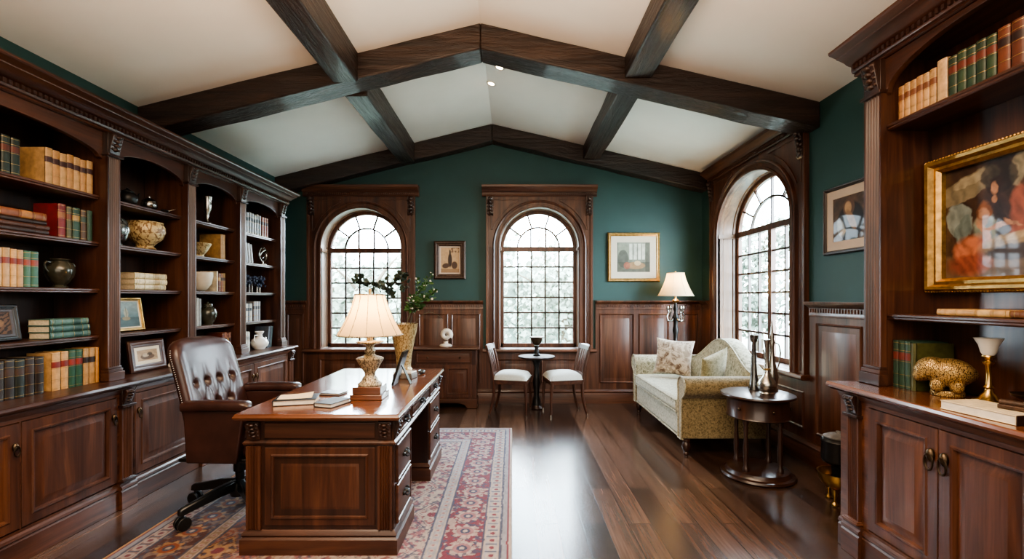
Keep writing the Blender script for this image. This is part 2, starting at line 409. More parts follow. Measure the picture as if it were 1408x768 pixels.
wainscot('trim_1', FB, [(XL + .01, -2.945), (-1.385, -.415), (1.20, XR - .02)],
         [(-3.22, -3.0, .3, 1.27), (-1.33, -.93, .3, 1.27), (-.86, -.47, .3, 1.27), (1.27, 1.74, .3, 1.27), (1.83, 2.24, .3, 1.27), (2.33, 2.66, .3, 1.27),
          (-2.75, -2.2, .3, .62), (-2.13, -1.58, .3, .62), (-.2, .36, .3, .62), (.43, .98, .3, .62)],
         [(-2.945, -1.385, 0, .735), (-.415, 1.20, 0, .735)], 'mahogany raised-panel wainscot with dentil cap along the gable wall')
wainscot('trim_2', FR, [(-4.25, -2.885), (-6.68, -6.40)], [(-4.14, -3.62, .3, 1.27), (-3.5, -3.0, .3, 1.27), (-6.3, -5.36, .3, .62), (-5.28, -4.34, .3, .62)],
         [(-6.40, -4.25, 0, .75)], 'mahogany raised-panel wainscot with dentil cap beneath the framed portrait')
for nm, F, a, b, lb in (('baseboard_back', FB, XL + .01, XR - .05, 'deep moulded mahogany baseboard along gable wall'), ('baseboard_right', FR, -6.66, -2.885, 'deep moulded mahogany baseboard behind sofa')):
    F2 = Frame(F.o + F.n * .02, F.u)
    tag(MB().pu(F2, BASEP, a, b).build(nm, wood('x' if F is FB else 'y', 'panel'), smooth=40), lb, 'baseboard', kind='structure')

# ------------------------------------------------------------------ windows
ARCHP = [(0, .004), (0, .050), (.012, .058), (.030, .058), (.036, .044), (.070, .044), (.076, .056), (.092, .066), (.105, .060), (.112, .034), (.112, .004)]
def window(name, F, w, cw, ztop, gd, ncol, nrow, mull, crn, label, grain):
    cu, hw, rz, zs, zsp = w['cu'], w['hw'], w['rz'], w['zs'], w['zsp']
    e = thing(name, label, 'window', F(cu, zs, 0), world=True, kind='structure')
    L, R = cu - hw - cw, cu + hw + cw; zb = ztop - .15
    arcpts = [(cu + hw * math.cos(PI * k / 40), zsp + rz * math.sin(PI * k / 40)) for k in range(41)]
    poly = [(L, zs), (cu - hw, zs)] + arcpts[::-1] + [(cu + hw, zs), (R, zs), (R, zb), (L, zb)]
    mb = MB(); mb.pn(F, poly, .003, .034)
    for a, b in ((L, L + .035), (R - .035, R)): mb.fbox(F, a, b, zs - .04, zb, .03, .052)
    for a in (L + .05, R - .09):     # flutes on the jamb boards
        for k in range(2): mb.fbox(F, a + k * .02, a + k * .02 + .01, zs + .02, zsp, .03, .041)
    for sg in (-1, 1):               # spandrel mouldings
        o = .15; a0, a1 = (math.radians(20), math.radians(66)); a0, a1 = (a0, a1) if sg > 0 else (PI - a1, PI - a0)
        mb.arc(F, cu, zsp, hw, rz, [(o, .03), (o, .046), (o + .018, .046), (o + .018, .03)], a0, a1, 16)
        xo = cu + sg * (hw + cw - .075); x1 = cu + sg * (hw + o) * math.cos(math.radians(66)); zc = zb - .035
        mb.fbox(F, min(xo, x1), max(xo, x1), zc - .018, zc, .03, .046)
        mb.fbox(F, xo - .009, xo + .009, zsp + (rz + o) * math.sin(math.radians(20)), zc, .03, .046)
    mb.build('casing', wood('z', 'panel'), e, .003)
    mb = MB(); mb.arc(F, cu, zsp, hw, rz, ARCHP, seg=44)
    for sg in (-1, 1): mb.pv(F, [(cu + sg * (hw + o), n) for o, n in ARCHP], zs, zsp)
    mb.build('archivolt', wood('z', 'panel'), e, smooth=25)
    mb = MB(); lo = [(cu - hw, zs)] + arcpts[::-1] + [(cu + hw, zs)]
    ds = [.034, .0, -.03, -.045, -gd * .62, -gd * .66, -gd]; sh = [0, 0, 0, .012, .012, 0, 0]
    mb.loft([[F(cu + (u - cu) * (1 + s_ / hw), zsp + (v - zsp) * (1 + s_ / hw) if v > zsp else v, n) for u, v in lo] for n, s_ in zip(ds, sh)], closed=False, cap=False)
    for sg in (-1, 1): mb.fbox(F, cu + sg * (hw - .012), cu + sg * (hw + .004), zsp - .045, zsp + .0, -gd, .03)
    mb.build('reveal', wood('z', 'walnut'), e, smooth=30)
    fw = .05; n0, n1 = -gd, -gd + .055
    mb = MB(); mb.arc(F, cu, zsp, hw, rz, [(-fw, n0), (-fw, n1 - .012), (-fw + .012, n1), (.004, n1), (.004, n0)], seg=40)
    for sg in (-1, 1):
        mb.pv(F, [(cu + sg * (hw - fw), n0), (cu + sg * (hw - fw), n1 - .012), (cu + sg * (hw - fw + .012), n1), (cu + sg * (hw + .004), n1), (cu + sg * (hw + .004), n0)], zs, zsp)
    mb.fbox(F, cu - hw, cu + hw, zs, zs + .055, n0, n1); mb.fbox(F, cu - hw, cu + hw, zsp - .045, zsp + .025, n0, n1 + .01)
    if mull: mb.fbox(F, cu - .035, cu + .035, zs, zsp, n0, n1 + .005)
    mb.build('window_frame', wood('z', 'panel'), e, .003)
    mb = MB(); m0, m1 = -gd + .010, -gd + .040; h = .0115
    z0, z1 = zs + .055, zsp - .045; x0, x1 = cu - hw + fw, cu + hw - fw
    halves = [(x0, cu - .035), (cu + .035, x1)] if mull else [(x0, x1)]
    for a, b in halves:
        for k in range(1, ncol): u = a + (b - a) * k / ncol; mb.fbox(F, u - h, u + h, z0, z1, m0, m1)
        for k in range(1, nrow): v = z0 + (z1 - z0) * k / nrow; mb.fbox(F, a, b, v - h, v + h, m0, m1)
    ir = .56; mb.arc(F, cu, zsp, hw * ir, rz * ir, [(-h, m0), (-h, m1), (h, m1), (h, m0)], seg=28)
    for dg in ((30, 60, 90, 120, 150) if mull else (36, 72, 108, 144)):
        a = math.radians(dg); ca, sa = math.cos(a), math.sin(a); px, pz = -sa * h, ca * h
        q = [(cu + hw * k * ca + s_ * px, zsp + rz * k * sa + s_ * pz) for k, s_ in ((ir, -1), (.95, -1), (.95, 1), (ir, 1))]
        mb.pn(F, q, m0, m1)
    for k in ((0,) if mull else (-.2, .2)):
        u = cu + hw * k; mb.fbox(F, u - h, u + h, zsp, zsp + rz * math.sqrt(ir ** 2 - k * k), m0, m1)
    mb.build('muntins', wood('z', 'dark'), e)
    MB().add([F(u, v, -gd + .02) for u, v in lo], [tuple(range(len(lo)))]).build('glass_pane', M['glass'], e, smooth=0)
    SP = [(-gd, zs - .05), (.095, zs - .05), (.105, zs - .042), (.11, zs - .028), (.105, zs - .012), (.095, zs - .002), (-gd, zs - .002)]
    MB().pu(F, SP, L - .04, R + .04).build('window_sill', wood(grain, 'panel'), e, smooth=40)
    c = crn
    CR = [(.003, zb), (.055, zb), (.062, zb + .012), (.055, zb + .022), (.055, zb + .055), (.075, zb + .06), (.085, zb + .075), (.115 * c, zb + .105), (.135 * c, zb + .115), (.14 * c, zb + .128), (.14 * c, ztop), (.003, ztop)]
    mb = MB().pu(F, CR, L - .055, R + .055)
    k = L
    while k < R - .02: mb.fbox(F, k, k + .014, zb + .026, zb + .05, .05, .066); k += .028
    mb.build('crown', wood(grain, 'panel'), e, smooth=30)
    for sg in (-1, 1):
        uc = cu + sg * (hw + cw - .06); zt = zb - .005; mb = MB()
        pr = [(.03, zt), (.085, zt), (.088, zt - .03), (.078, zt - .06), (.062, zt - .10), (.055, zt - .16), (.06, zt - .21), (.066, zt - .235), (.05, zt - .26), (.03, zt - .27)]
        mb.pu(F, pr, uc - .045, uc + .045)
        for q in range(5):
            mb.ball(F(uc, zt - .03 - q * .048, .085 - .007 * q), (.030 - q * .002, .02, .026), 10, 6)
            for s2 in (-1, 1): mb.ball(F(uc + s2 * .028, zt - .045 - q * .048, .07 - .005 * q), .017, 8, 5)
        mb.build('carved_bracket', wood('z', 'dark'), e, smooth=40)
window('window_1', FB, W1, .205, 3.11, .26, 5, 6, False, 1, 'arched multi-pane window behind the desk lamp and leafy vase', 'x')
window('window_2', FB, W2, .205, 3.11, .26, 5, 6, False, 1, 'arched multi-pane window behind the two small chairs', 'x')
window('window_3', FR, W3, .235, 3.225, .26, 3, 6, True, 1.1, 'wide arched double-casement window behind the sofa', 'y')

# ------------------------------------------------------------------ joinery pieces
def flute_prof(u0, u1, n0, n1, k=5, edge=.012, d=.010):
    p = [(u0, n0), (u0, n1)]; w = (u1 - u0 - 2 * edge) / k
    for i in range(k):
        a = u0 + edge + i * w
        for j in range(7):
            q = j / 6; p.append((a + w * (.08 + .84 * q), n1 - d * math.sin(PI * q)))
    return p + [(u1, n1), (u1, n0)]
def rosette(mb, F, u, v, n, r):
    mb.ball(F(u, v, n), r * .42, 10, 6)
    for k in range(8):
        a = k * PI / 4; mb.ball(F(u + r * .68 * math.cos(a), v + r * .68 * math.sin(a), n - .004), r * .34, 8, 5)
def acanthus(mb, F, u, v0, v1, n, w):
    mb.pu(F, [(n - .02, v0), (n, v0), (n + .012, v0 + (v1 - v0) * .4), (n + .03, v1 - .02), (n + .02, v1), (n - .02, v1)], u - w / 2, u + w / 2)
    h = v1 - v0
    for q in range(4):
        z = v1 - h * (.16 + .21 * q); m = n + .026 - .008 * q
        mb.ball(F(u, z, m), (w * .26, w * .26, h * .11), 8, 5)
        for s in (-1, 1): mb.ball(F(u + s * w * .33, z + h * .04, m - .006), (w * .2, w * .2, h * .09), 8, 5)
def pilaster(F, uc, w, v0, v1, n0, n1, parent, bh, ch, kind='mahogany'):
    p = MB().pv(F, flute_prof(uc - w / 2, uc + w / 2, n0, n1), v0 + bh, v1 - ch).build('pilaster', wood('z', kind), parent, smooth=50)
    mb = MB(); mb.fbox(F, uc - w / 2 - .014, uc + w / 2 + .014, v0, v0 + bh * .62, n0, n1 + .022); mb.fbox(F, uc - w / 2 - .008, uc + w / 2 + .008, v0 + bh * .62, v0 + bh * .84, n0, n1 + .014); mb.fbox(F, uc - w / 2 - .003, uc + w / 2 + .003, v0 + bh * .84, v0 + bh, n0, n1 + .007)
    mb.build('pilaster_base', wood('y', kind), p, .003)
    mb = MB(); mb.fbox(F, uc - w / 2 - .012, uc + w / 2 + .012, v1 - ch, v1 - ch + .018, n0, n1 + .018); mb.fbox(F, uc - w / 2, uc + w / 2, v1 - ch + .018, v1, n0, n1 + .002)
    acanthus(mb, F, uc, v1 - ch + .022, v1 - .004, n1 + .004, w * .78)
    mb.build('carved_capital', wood('z', 'dark'), p, .002)
    return p
def doorpanel(F, u0, u1, v0, v1, n, parent, name='door', kind='mahogany', st=.065, deep=1):
    d = .013 * deep; s = min(st, (u1 - u0) * .22, (v1 - v0) * .24)
    rs = [(0, n - .02), (0, n - .002), (.002, n), (s - .012, n), (s - .006, n + .007), (s + .004, n + .004), (s + .010, n - d), (s + .020, n - d), (s + .058 * min(1, s / .05), n + .001), (s + .062 * min(1, s / .05), n + .001)]
    return MB().rings(F, u0, u1, v0, v1, rs).build(name, wood('z', kind), parent, smooth=30)
def drop_pull(F, u, v, n, parent, sc=1, mat=None):
    mb = MB(); mb.ball(F(u, v, n + .004), (.014 * sc, .014 * sc, .022 * sc), 10, 6); mb.ball(F(u, v + .006, n + .014), .008 * sc, 8, 5)
    mb.tube([F(u + math.cos(a) * .014 * sc, v - .022 * sc + math.sin(a) * .026 * sc, n + .016) for a in [PI / 2 + k * 2 * PI / 14 for k in range(15)]], .0038 * sc, 6)
    return mb.build('handle', mat or M['darkbrass'], parent)
def bail_pull(F, u, v, n, parent, w=.05):
    mb = MB()
    for s in (-1, 1): mb.ball(F(u + s * w, v, n + .006), .012, 8, 5)
    mb.tube([F(u + w * math.cos(a), v - .022 * math.sin(a), n + .014 + .012 * math.sin(a)) for a in [k * PI / 10 for k in range(11)]], .0055, 6)
    mb.ball(F(u, v, n + .003), (.03, .03, .014), 10, 6)
    return mb.build('handle', M['blackmetal'], parent)

def base_cabinet(F, u0, u1, nf, zt, doors, pils, label, group, kind='panel', n0=.004):
    e = thing('base_cabinet', label, 'cabinet', F((u0 + u1) / 2, 0, n0), world=True, group=group)
    MB().fbox(F, u0, u1, .002, zt, n0, nf - .021).build('carcass', wood('z', kind), e)
    mb = MB(); ed = sorted([u0, u1] + [q for a, b, _ in doors for q in (a, b)])
    for a, b in zip(ed[::2], ed[1::2]): mb.fbox(F, a, b, .18, zt, nf - .02, nf - .004)     # stiles between doors
    da, db = doors[0][0], doors[-1][1]
    mb.fbox(F, u0, u1, zt - .055, zt, nf - .02, nf - .002); mb.pu(F, [(nf - .02, zt - .03), (nf + .006, zt - .03), (nf + .016, zt - .012), (nf + .022, zt), (nf - .02, zt)], u0, u1)
    mb.build('face_frame', wood('y', kind), e, .002)
    PL = [(n0, .002), (nf + .012, .002), (nf + .012, .125), (nf + .004, .135), (nf + .014, .145), (nf + .010, .16), (nf - .002, .17), (nf - .002, .185), (n0, .185)]
    mb = MB().pu(F, PL, u0, u1)
    for p in pils:
        mb.pu(F, [(q + (.022 if q > n0 else 0), z) for q, z in PL], p - .07, p + .07)
    mb.build('plinth', wood('y', kind), e, smooth=30)
    for a, b, hu in doors:
        d = doorpanel(F, a, b, .195, zt - .06, nf, e, kind=kind)
        if hu: drop_pull(F, a + .03 if hu < 0 else b - .03, zt - .19, nf, d, 1.5 if group is None else 1.1)
    for p in pils: pilaster(F, p, .095, .19, zt - .004, nf - .02, nf + .016, e, .02, .13, kind)
    return e

def worktop(F, u0, u1, n1, z0, z1, label, kind, n0=.004):
    h = z1 - z0
    pr = [(n0, z0), (n1 - .03, z0), (n1 - .022, z0 + h * .2), (n1 - .006, z0 + h * .35), (n1, z0 + h * .6), (n1 - .004, z1 - .004), (n1 - .010, z1), (n0, z1)]
    return tag(MB().pu(F, pr, u0, u1).build('worktop', wood('y', kind), smooth=30), label, 'worktop')

# ------------------------------------------------------------------ left bookcase
CZ = .90
base_cabinet(FL, 1.885, 3.438, .535, .854, [(2.01, 2.645, 1), (2.655, 3.295, 1)], [1.96, 3.365], 'lower cabinet with two broad panelled doors under the widest shelf bay', 'left wall lower cabinets')
base_cabinet(FL, 3.442, 4.293, .535, .854, [(3.455, 4.155, -1)], [4.218], 'single-door lower cabinet behind the leather chair', 'left wall lower cabinets')
base_cabinet(FL, 4.297, 5.93, .535, .854, [(4.305, 5.045, 1), (5.055, 5.80, -1)], [5.868], 'lower cabinet with two lighter doors beyond the leather chair', 'left wall lower cabinets')
worktop(FL, 1.86, 5.97, .59, .856, CZ, 'long polished mahogany worktop running under the left shelves', 'mahogany')
BK = thing('bookcase', 'tall mahogany bookcase with arched bays and fluted pilasters', 'bookcase', FL(3.9, CZ, .2), world=True)
PU = [1.945, 3.405, 4.235, 5.04, 5.915]; SH = [1.235, 1.57, 1.905, 2.24]
MB().fbox(FL, 1.89, 5.97, CZ + .002, 2.70, .004, .026).build('back_panel', wood('z', 'dark'), BK)
for i, c in enumerate(PU):
    MB().fbox(FL, c - .052, c + .052, CZ + .002, 2.70, .027, .38).build('side_panel' if i in (0, 4) else 'partition', wood('z'), BK, .002)
    pilaster(FL, c, .11, CZ + .002, 2.70, .38, .42, BK, .10, .17)
for a, b in zip(PU[:-1], PU[1:]):
    u0, u1 = a + .054, b - .054; cu, hw = (u0 + u1) / 2, (u1 - u0) / 2
    for z in SH:
        MB().pu(FL, [(.028, z - .032), (.345, z - .032), (.352, z - .028), (.352, z - .02), (.360, z - .014), (.360, z - .004), (.356, z), (.028, z)], u0, u1).build('shelf', wood('y'), BK, smooth=30)
    rise = .10
    pts = [(u0, 2.505)] + [(cu - hw * .96 * math.cos(PI * k / 24), 2.515 + rise * math.sin(PI * k / 24)) for k in range(25)] + [(u1, 2.505), (u1, 2.70), (u0, 2.70)]
    MB().pn(FL, pts, .35, .384).build('arch_fascia', wood('y'), BK, .003)
CP = [(.03, 2.70), (.40, 2.70), (.41, 2.706), (.405, 2.718), (.42, 2.722), (.425, 2.733), (.425, 2.762), (.44, 2.766), (.455, 2.772), (.47, 2.785), (.50, 2.80), (.52, 2.806), (.522, 2.812), (.545, 2.822), (.565, 2.83), (.572, 2.838), (.572, 2.85), (.004, 2.85), (.004, 2.70)]
MB().pu(FL, CP, 1.84, 6.07).build('cornice', wood('y'), BK, smooth=25)
mb = MB(); k = 1.86
while k < 6.04: mb.fbox(FL, k, k + .018, 2.735, 2.760, .42, .440); k += .034
mb.build('dentil_course', wood('y', 'dark'), BK)

# ------------------------------------------------------------------ right hutch
HZ = .987
base_cabinet(FR, -2.86, -1.52, .725, .94, [(-2.635, -2.205, 1), (-2.195, -1.765, -1)], [-2.735, -1.665], 'panelled two-door base cabinet with bronze drop handles under the large painting', None)
worktop(FR, -2.90, -1.49, .785, .942, HZ, 'polished worktop carrying the golden animal and the brass candlestick', 'desk')
HT = thing('hutch', 'tall mahogany shelf unit with arched top around the gilt painting', 'bookcase', FR(-2.2, HZ, .3), world=True)
MB().fbox(FR, -2.86, -1.53, HZ + .002, 2.90, .250, .280).build('back_panel', wood('z'), HT)
for a, b in ((-2.86, -2.728), (-1.672, -1.53)):
    MB().fbox(FR, a, b, HZ + .002, 2.90, .004, .55).build('side_panel', wood('z'), HT, .002)
for c in (-2.785, -1.615): pilaster(FR, c, .13, HZ + .002, 2.90, .55, .585, HT, .11, .20)
for z, lb in ((1.41, ''), (2.515, '')):
    MB().pu(FR, [(.282, z - .035), (.535, z - .035), (.542, z - .028), (.542, z - .02), (.548, z - .014), (.548, z - .004), (.544, z), (.282, z)], -2.726, -1.674).build('shelf', wood('y'), HT, smooth=30)
pts = [(-2.726, 2.69)] + [(-2.2 - .515 * math.cos(PI * k / 28), 2.70 + .17 * math.sin(PI * k / 28)) for k in range(29)] + [(-1.674, 2.69), (-1.674, 2.90), (-2.726, 2.90)]
MB().pn(FR, pts, .52, .556).build('arch_fascia', wood('y'), HT, .003)
HP = [(n + .165, 2.90 + (z - 2.70) * 1.0) for n, z in CP[1:-2]]
HP = [(.28, 2.90)] + HP + [(.004, 3.05), (.004, 2.90)]
MB().pu(FR, HP, -2.95, -1.45).build('cornice', wood('y'), HT, smooth=25)
mb = MB(); k = -2.93
while k < -1.47: mb.fbox(FR, k, k + .018, 2.935, 2.96, .585, .605); k += .034
mb.build('dentil_course', wood('y', 'dark'), HT)

# ------------------------------------------------------------------ rug
def rug_rgb(U, V):
    W, H = 2.35, 3.3
    x = U * W; y = V * H; xr = W - x
    e = np.minimum(np.minimum(x, xr), np.minimum(y, H - y))
    side = (np.minimum(x, xr) < np.minimum(y, H - y)); t = np.where(side, y, x)      # running coordinate along the border
    jit = (fbm(x * 14, y * 14, 3) - .5); e2 = e + jit * .006
    warm_shade = np.clip((1.25 - x) / .8, 0, 1)  # warm shade on the left half, painted into the rug colours
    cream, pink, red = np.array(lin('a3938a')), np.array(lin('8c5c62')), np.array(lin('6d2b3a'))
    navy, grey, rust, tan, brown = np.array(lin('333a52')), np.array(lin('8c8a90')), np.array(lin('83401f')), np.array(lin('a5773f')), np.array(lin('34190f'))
    one = np.ones(U.shape + (1,))
    # field: lattice of medallions
    a, b = (x + .07) / .34, y / .46
    row = np.floor(b); p = (a + .5 * (row % 2)) % 1 - .5; q = b % 1 - .5
    di = np.abs(p) * 1.0 + np.abs(q) * .95; r = np.hypot(p * .34, q * .46); th = np.arctan2(q * .46, p * .34)
    n = fbm(x * 26, y * 26, 11); n2 = fbm(x * 40, y * 40, 17)
    f = one * mixc(one * cream, rust * .8, warm_shade)
    A = mixc(f, pink, (n > .52) * 1.0); A = mixc(A, rust, (n > .52) * warm_shade * .9)
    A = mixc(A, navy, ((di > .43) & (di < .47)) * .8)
    A = mixc(A, red, (di < .36) * (1 - warm_shade) * .75); A = mixc(A, brown, (di < .36) * warm_shade)
    A = mixc(A, cream, ((di > .30) & (di < .34)) * (1 - .65 * warm_shade)); A = mixc(A, tan, ((di > .30) & (di < .34)) * warm_shade)
    pet = r < .075 + .022 * np.cos(6 * th); A = mixc(A, cream, pet * (1 - .5 * warm_shade)); A = mixc(A, tan, pet * warm_shade * .8)
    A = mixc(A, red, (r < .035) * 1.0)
    A = mixc(A, navy, ((n2 > .60) & (di > .2)) * .7); A = mixc(A, cream, ((n2 < .37)) * (.75 - .35 * warm_shade))
    # main border
    cell = .205; p = (t / cell) % 1 - .5; c0 = .30; q = (e - c0) / .25
    r = np.hypot(p * .205, e - c0); th = np.arctan2(e - c0, p * .205)
    B = one * mixc(one * red, brown * 1.4, warm_shade * .8)
    B = mixc(B, cream, ((n > .57)) * (.8 - .4 * warm_shade)); B = mixc(B, navy, ((n2 > .62)) * .8)
    ro = r + (n - .5) * .05 < .072 + .014 * np.cos(8 * th); B = mixc(B, cream, ro * (.9 - .3 * warm_shade)); B = mixc(B, tan, ro * warm_shade * .7); B = mixc(B, pink, (r < .055) * .9); B = mixc(B, rust, (r < .055) * warm_shade)
    B = mixc(B, navy, (r < .032) * 1.0); B = mixc(B, cream, (r < .016) * 1.0)
    vine = np.abs(e - c0 - .075 * np.sin(t * 2 * PI / cell)) < .008; B = mixc(B, navy, vine * (r > .09) * .9)
    m = (e2 > .175) & (e2 < .43); A = mixc(A, (0, 0, 0), m * 1.0); A = A + B * m[..., None]
    # guards
    p = (t / .085) % 1 - .5; r = np.hypot(p * .085, e - .122)
    G = one * mixc(one * grey, rust * .7, warm_shade * .7); G = mixc(G, cream, (r < .034) * .85); G = mixc(G, red, (r < .016) * 1.0); G = mixc(G, navy, (np.abs(p) > .44) * .9)
    m = (e2 > .07) & (e2 <= .175); A = mixc(A, (0, 0, 0), m * 1.0) + G * m[..., None]
    p = (t / .06) % 1 - .5; r = np.hypot(p * .06, e - .475)
    G = one * mixc(one * grey, tan * .6, warm_shade * .7); G = mixc(G, cream, (r < .02) * .8); G = mixc(G, pink, (r < .009) * 1.0)
    m = (e2 > .43) & (e2 <= .52); A = mixc(A, (0, 0, 0), m * 1.0) + G * m[..., None]
    for d, w, c in ((.07, .007, navy), (.175, .008, navy), (.43, .007, navy), (.52, .008, navy), (.165, .006, cream), (.085, .004, cream), (.505, .005, cream), (.445, .005, cream)):
        A = mixc(A, c, (np.abs(e2 - d) < w) * .9)
    m = e2 <= .064; A = mixc(A, grey * .9, m * 1.0); A = mixc(A, red, ((e2 > .022) & (e2 < .034)) * 1.0); A = mixc(A, cream, (e2 <= .022) * 1.0)
    A = mixc(A, tan * 1.2, (e2 <= .022) * warm_shade)
    return A * ((.66 + .40 * fbm(x * 90, y * 30, 5, 2)) * (1 - .22 * warm_shade))[..., None]  # left half darkened further as painted shade
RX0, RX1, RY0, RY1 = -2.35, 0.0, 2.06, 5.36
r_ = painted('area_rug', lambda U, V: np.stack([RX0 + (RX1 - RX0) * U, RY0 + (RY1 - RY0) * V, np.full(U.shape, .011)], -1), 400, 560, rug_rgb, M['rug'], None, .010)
tag(r_, 'large patterned oriental rug in red and cream, shaded side painted brown, under the desk', 'rug')

# ------------------------------------------------------------------ executive desk
DZ = .835
DK = thing('executive_desk', 'large polished mahogany pedestal desk with panelled end and drawers', 'desk', (-1.125, 3.54, 0), world=True)
x0, x1, y0, y1 = -1.605, -.645, 2.66, 4.43
mb = MB(); rs = [(.03, .79), (.024, .796), (.008, .80), (0, .81), (0, .818), (.006, .826), (.010, .835)]
mb.loft([[(x0 + i, y0 + i, z), (x1 - i, y0 + i, z), (x1 - i, y1 - i, z), (x0 + i, y1 - i, z)] for i, z in rs])
mb.build('desktop', wood('x', 'desk'), DK, .004, 30)
px0, px1 = -1.555, -.69
FDN = Frame((0, 2.72, 0), (1, 0, 0)); FDR = Frame((px1, 0, 0), (0, 1, 0)); FDL = Frame((px0, 0, 0), (0, -1, 0))
def ped(a, b):
    p = MB().box(px0, px1, a, b, .012, .655).build('pedestal', wood('z', 'dark'), DK)
    mb = MB(); L = [(.025, .012), (.025, .10), (.012, .112), (.020, .125), (.010, .14), (.0, .15)]
    mb.loft([[(px0 - i, a - i, z), (px1 + i, a - i, z), (px1 + i, b + i, z), (px0 - i, b + i, z)] for i, z in L]).build('plinth', wood('x', 'mahogany'), p, smooth=30)
    return p
pn_, pf_ = ped(2.72, 3.14), ped(3.82, 4.37)
MB().box(px0, px1, 2.72, 4.37, .656, .788).build('frieze', wood('y', 'dark'), DK, .002)
mb = MB(); mb.loft([[(px0 - i, 2.72 - i, z), (px1 + i, 2.72 - i, z), (px1 + i, 4.37 + i, z), (px0 - i, 4.37 + i, z)] for i, z in [(0, .645), (.012, .65), (.014, .66), (.006, .668), (0, .672)]])
mb.build('frieze_moulding', wood('y'), DK, smooth=30)
doorpanel(FDN, px0 + .11, px1 - .11, .175, .63, .004, pn_, 'end_panel', 'mahogany', .05, 1.0)
for u in (px0 + .05, px1 - .05):
    MB().pv(FDN, flute_prof(u - .042, u + .042, 0, .016, 4), .155, .64).build('corner_post', wood('z'), pn_, smooth=50)
    mb = MB(); acanthus(mb, FDN, u, .675, .785, .006, .075); mb.build('carved_corbel', wood('z', 'dark'), DK, .002)
mb = MB(); mb.fbox(FDN, px0 + .11, px1 - .11, .685, .775, 0, .006); mb.build('end_frieze_panel', wood('x'), DK, .003)
for c in (2.755, 4.335):
    mb = MB(); acanthus(mb, FDR, c, .675, .785, .004, .06); mb.build('carved_corbel', wood('z', 'dark'), DK, .002)
def drawer(F, u0, u1, v0, v1, p, hp=True):
    d = MB().rings(F, u0, u1, v0, v1, [(0, .001), (0, .010), (.004, .016), (.012, .016), (.016, .010), (.022, .010), (.030, .014)]).build('drawer', wood('y'), p, smooth=30)
    if hp: bail_pull(F, (u0 + u1) / 2, (v0 + v1) / 2 + .012, .014, d)
for a, b, p in ((2.76, 3.12, pn_), (3.85, 4.34, pf_)):
    for v0, v1 in ((.165, .395), (.41, .635)): drawer(FDR, a, b, v0, v1, p)
for a, b in ((2.80, 3.12), (3.16, 3.81), (3.85, 4.30)): drawer(FDR, a, b, .685, .775, DK)

# ------------------------------------------------------------------ tufted leather desk chair
CH = thing('office_chair', 'button-tufted brown leather swivel chair drawn up at the desk', 'chair', (-1.935, 3.31, .0125), math.radians(88))
BT = [(-.62, .58), (-.21, .58), (.21, .58), (.62, .58), (-.42, .36), (0, .36), (.42, .36), (-.62, .14), (-.21, .14), (.21, .14), (.62, .14)]
LN = [(0, 4), (1, 4), (1, 5), (2, 5), (2, 6), (3, 6), (4, 7), (4, 8), (5, 8), (5, 9), (6, 9), (6, 10)]
def back_pt(a, b, side):
    w = .312 - .012 * b; ax = a
    if b > .86: w *= 1 - .16 * ((b - .86) / .14) ** 2.2
    x = ax * w; z = .50 + .715 * b - .03 * abs(a) ** 3 * b
    y = .175 + .17 * b ** 1.3 - .055 * abs(a) ** 2.5
    edge = (max(0, 1 - abs(a) ** 9) * max(0, 1 - abs(2 * b - 1) ** 14)) ** .5
    th = .062 * edge
    if side < 0:
        d = 0; X, Z = a * .29, b * .72
        for p, q in BT: d += .020 * math.exp(-((X - p * .29) ** 2 + (Z - q * .72) ** 2) / .0007)
        for i, j in LN:
            ax_, az = BT[i][0] * .29, BT[i][1] * .72; bx, bz = BT[j][0] * .29, BT[j][1] * .72
            L2 = (bx - ax_) ** 2 + (bz - az) ** 2; tt = max(0, min(1, ((X - ax_) * (bx - ax_) + (Z - az) * (bz - az)) / L2))
            dd = (X - ax_ - tt * (bx - ax_)) ** 2 + (Z - az - tt * (bz - az)) ** 2; d += .009 * math.exp(-dd / .00022)
        for i in (0, 1, 2, 3):          # pleats running up from the top buttons
            p, q = BT[i]
            if b > q: d += .007 * math.exp(-(X - p * .29) ** 2 / .0003) * max(0, 1 - (b - q) / .20)
        bulge = .012 * math.cos(a * PI / 2)
        return (x, y - th - (bulge - d) * edge, z)
    return (x, y + th * .75, z)
mb = MB(); mb.grid(60, 72, lambda i, j: back_pt(2 * i - 1, j, -1)); mb.grid(60, 72, lambda i, j: back_pt(1 - 2 * i, j, 1))
bk = mb.build('backrest', M['leather'], CH, smooth=70, weld=True)
for p, q in BT:
    x, y, z = back_pt(p, q, -1); MB().ball((x, y - .003, z), (.011, .006, .011), 10, 6).build('tufting_button', M['leather'], bk)
for sg in (-1, 1):
    mb = MB()
    for k in range(46):
        x, y, z = back_pt(sg * .998, .04 + .9 * k / 45, 1); mb.ball((x + sg * .002, y - .002, z), .0055, 6, 4)
    mb.build('nailhead_trim', M['pewter'], bk)
def softbox(x0, x1, y0, y1, z0, z1, r):
    return MB().box(x0, x1, y0, y1, z0, z1)
MB().box(-.29, .29, -.31, .20, .45, .575).build('seat', M['leather'], CH, .04, 60, 4)
MB().box(-.30, .30, -.28, .22, .425, .45).build('seat_pan', M['black'], CH, .006)
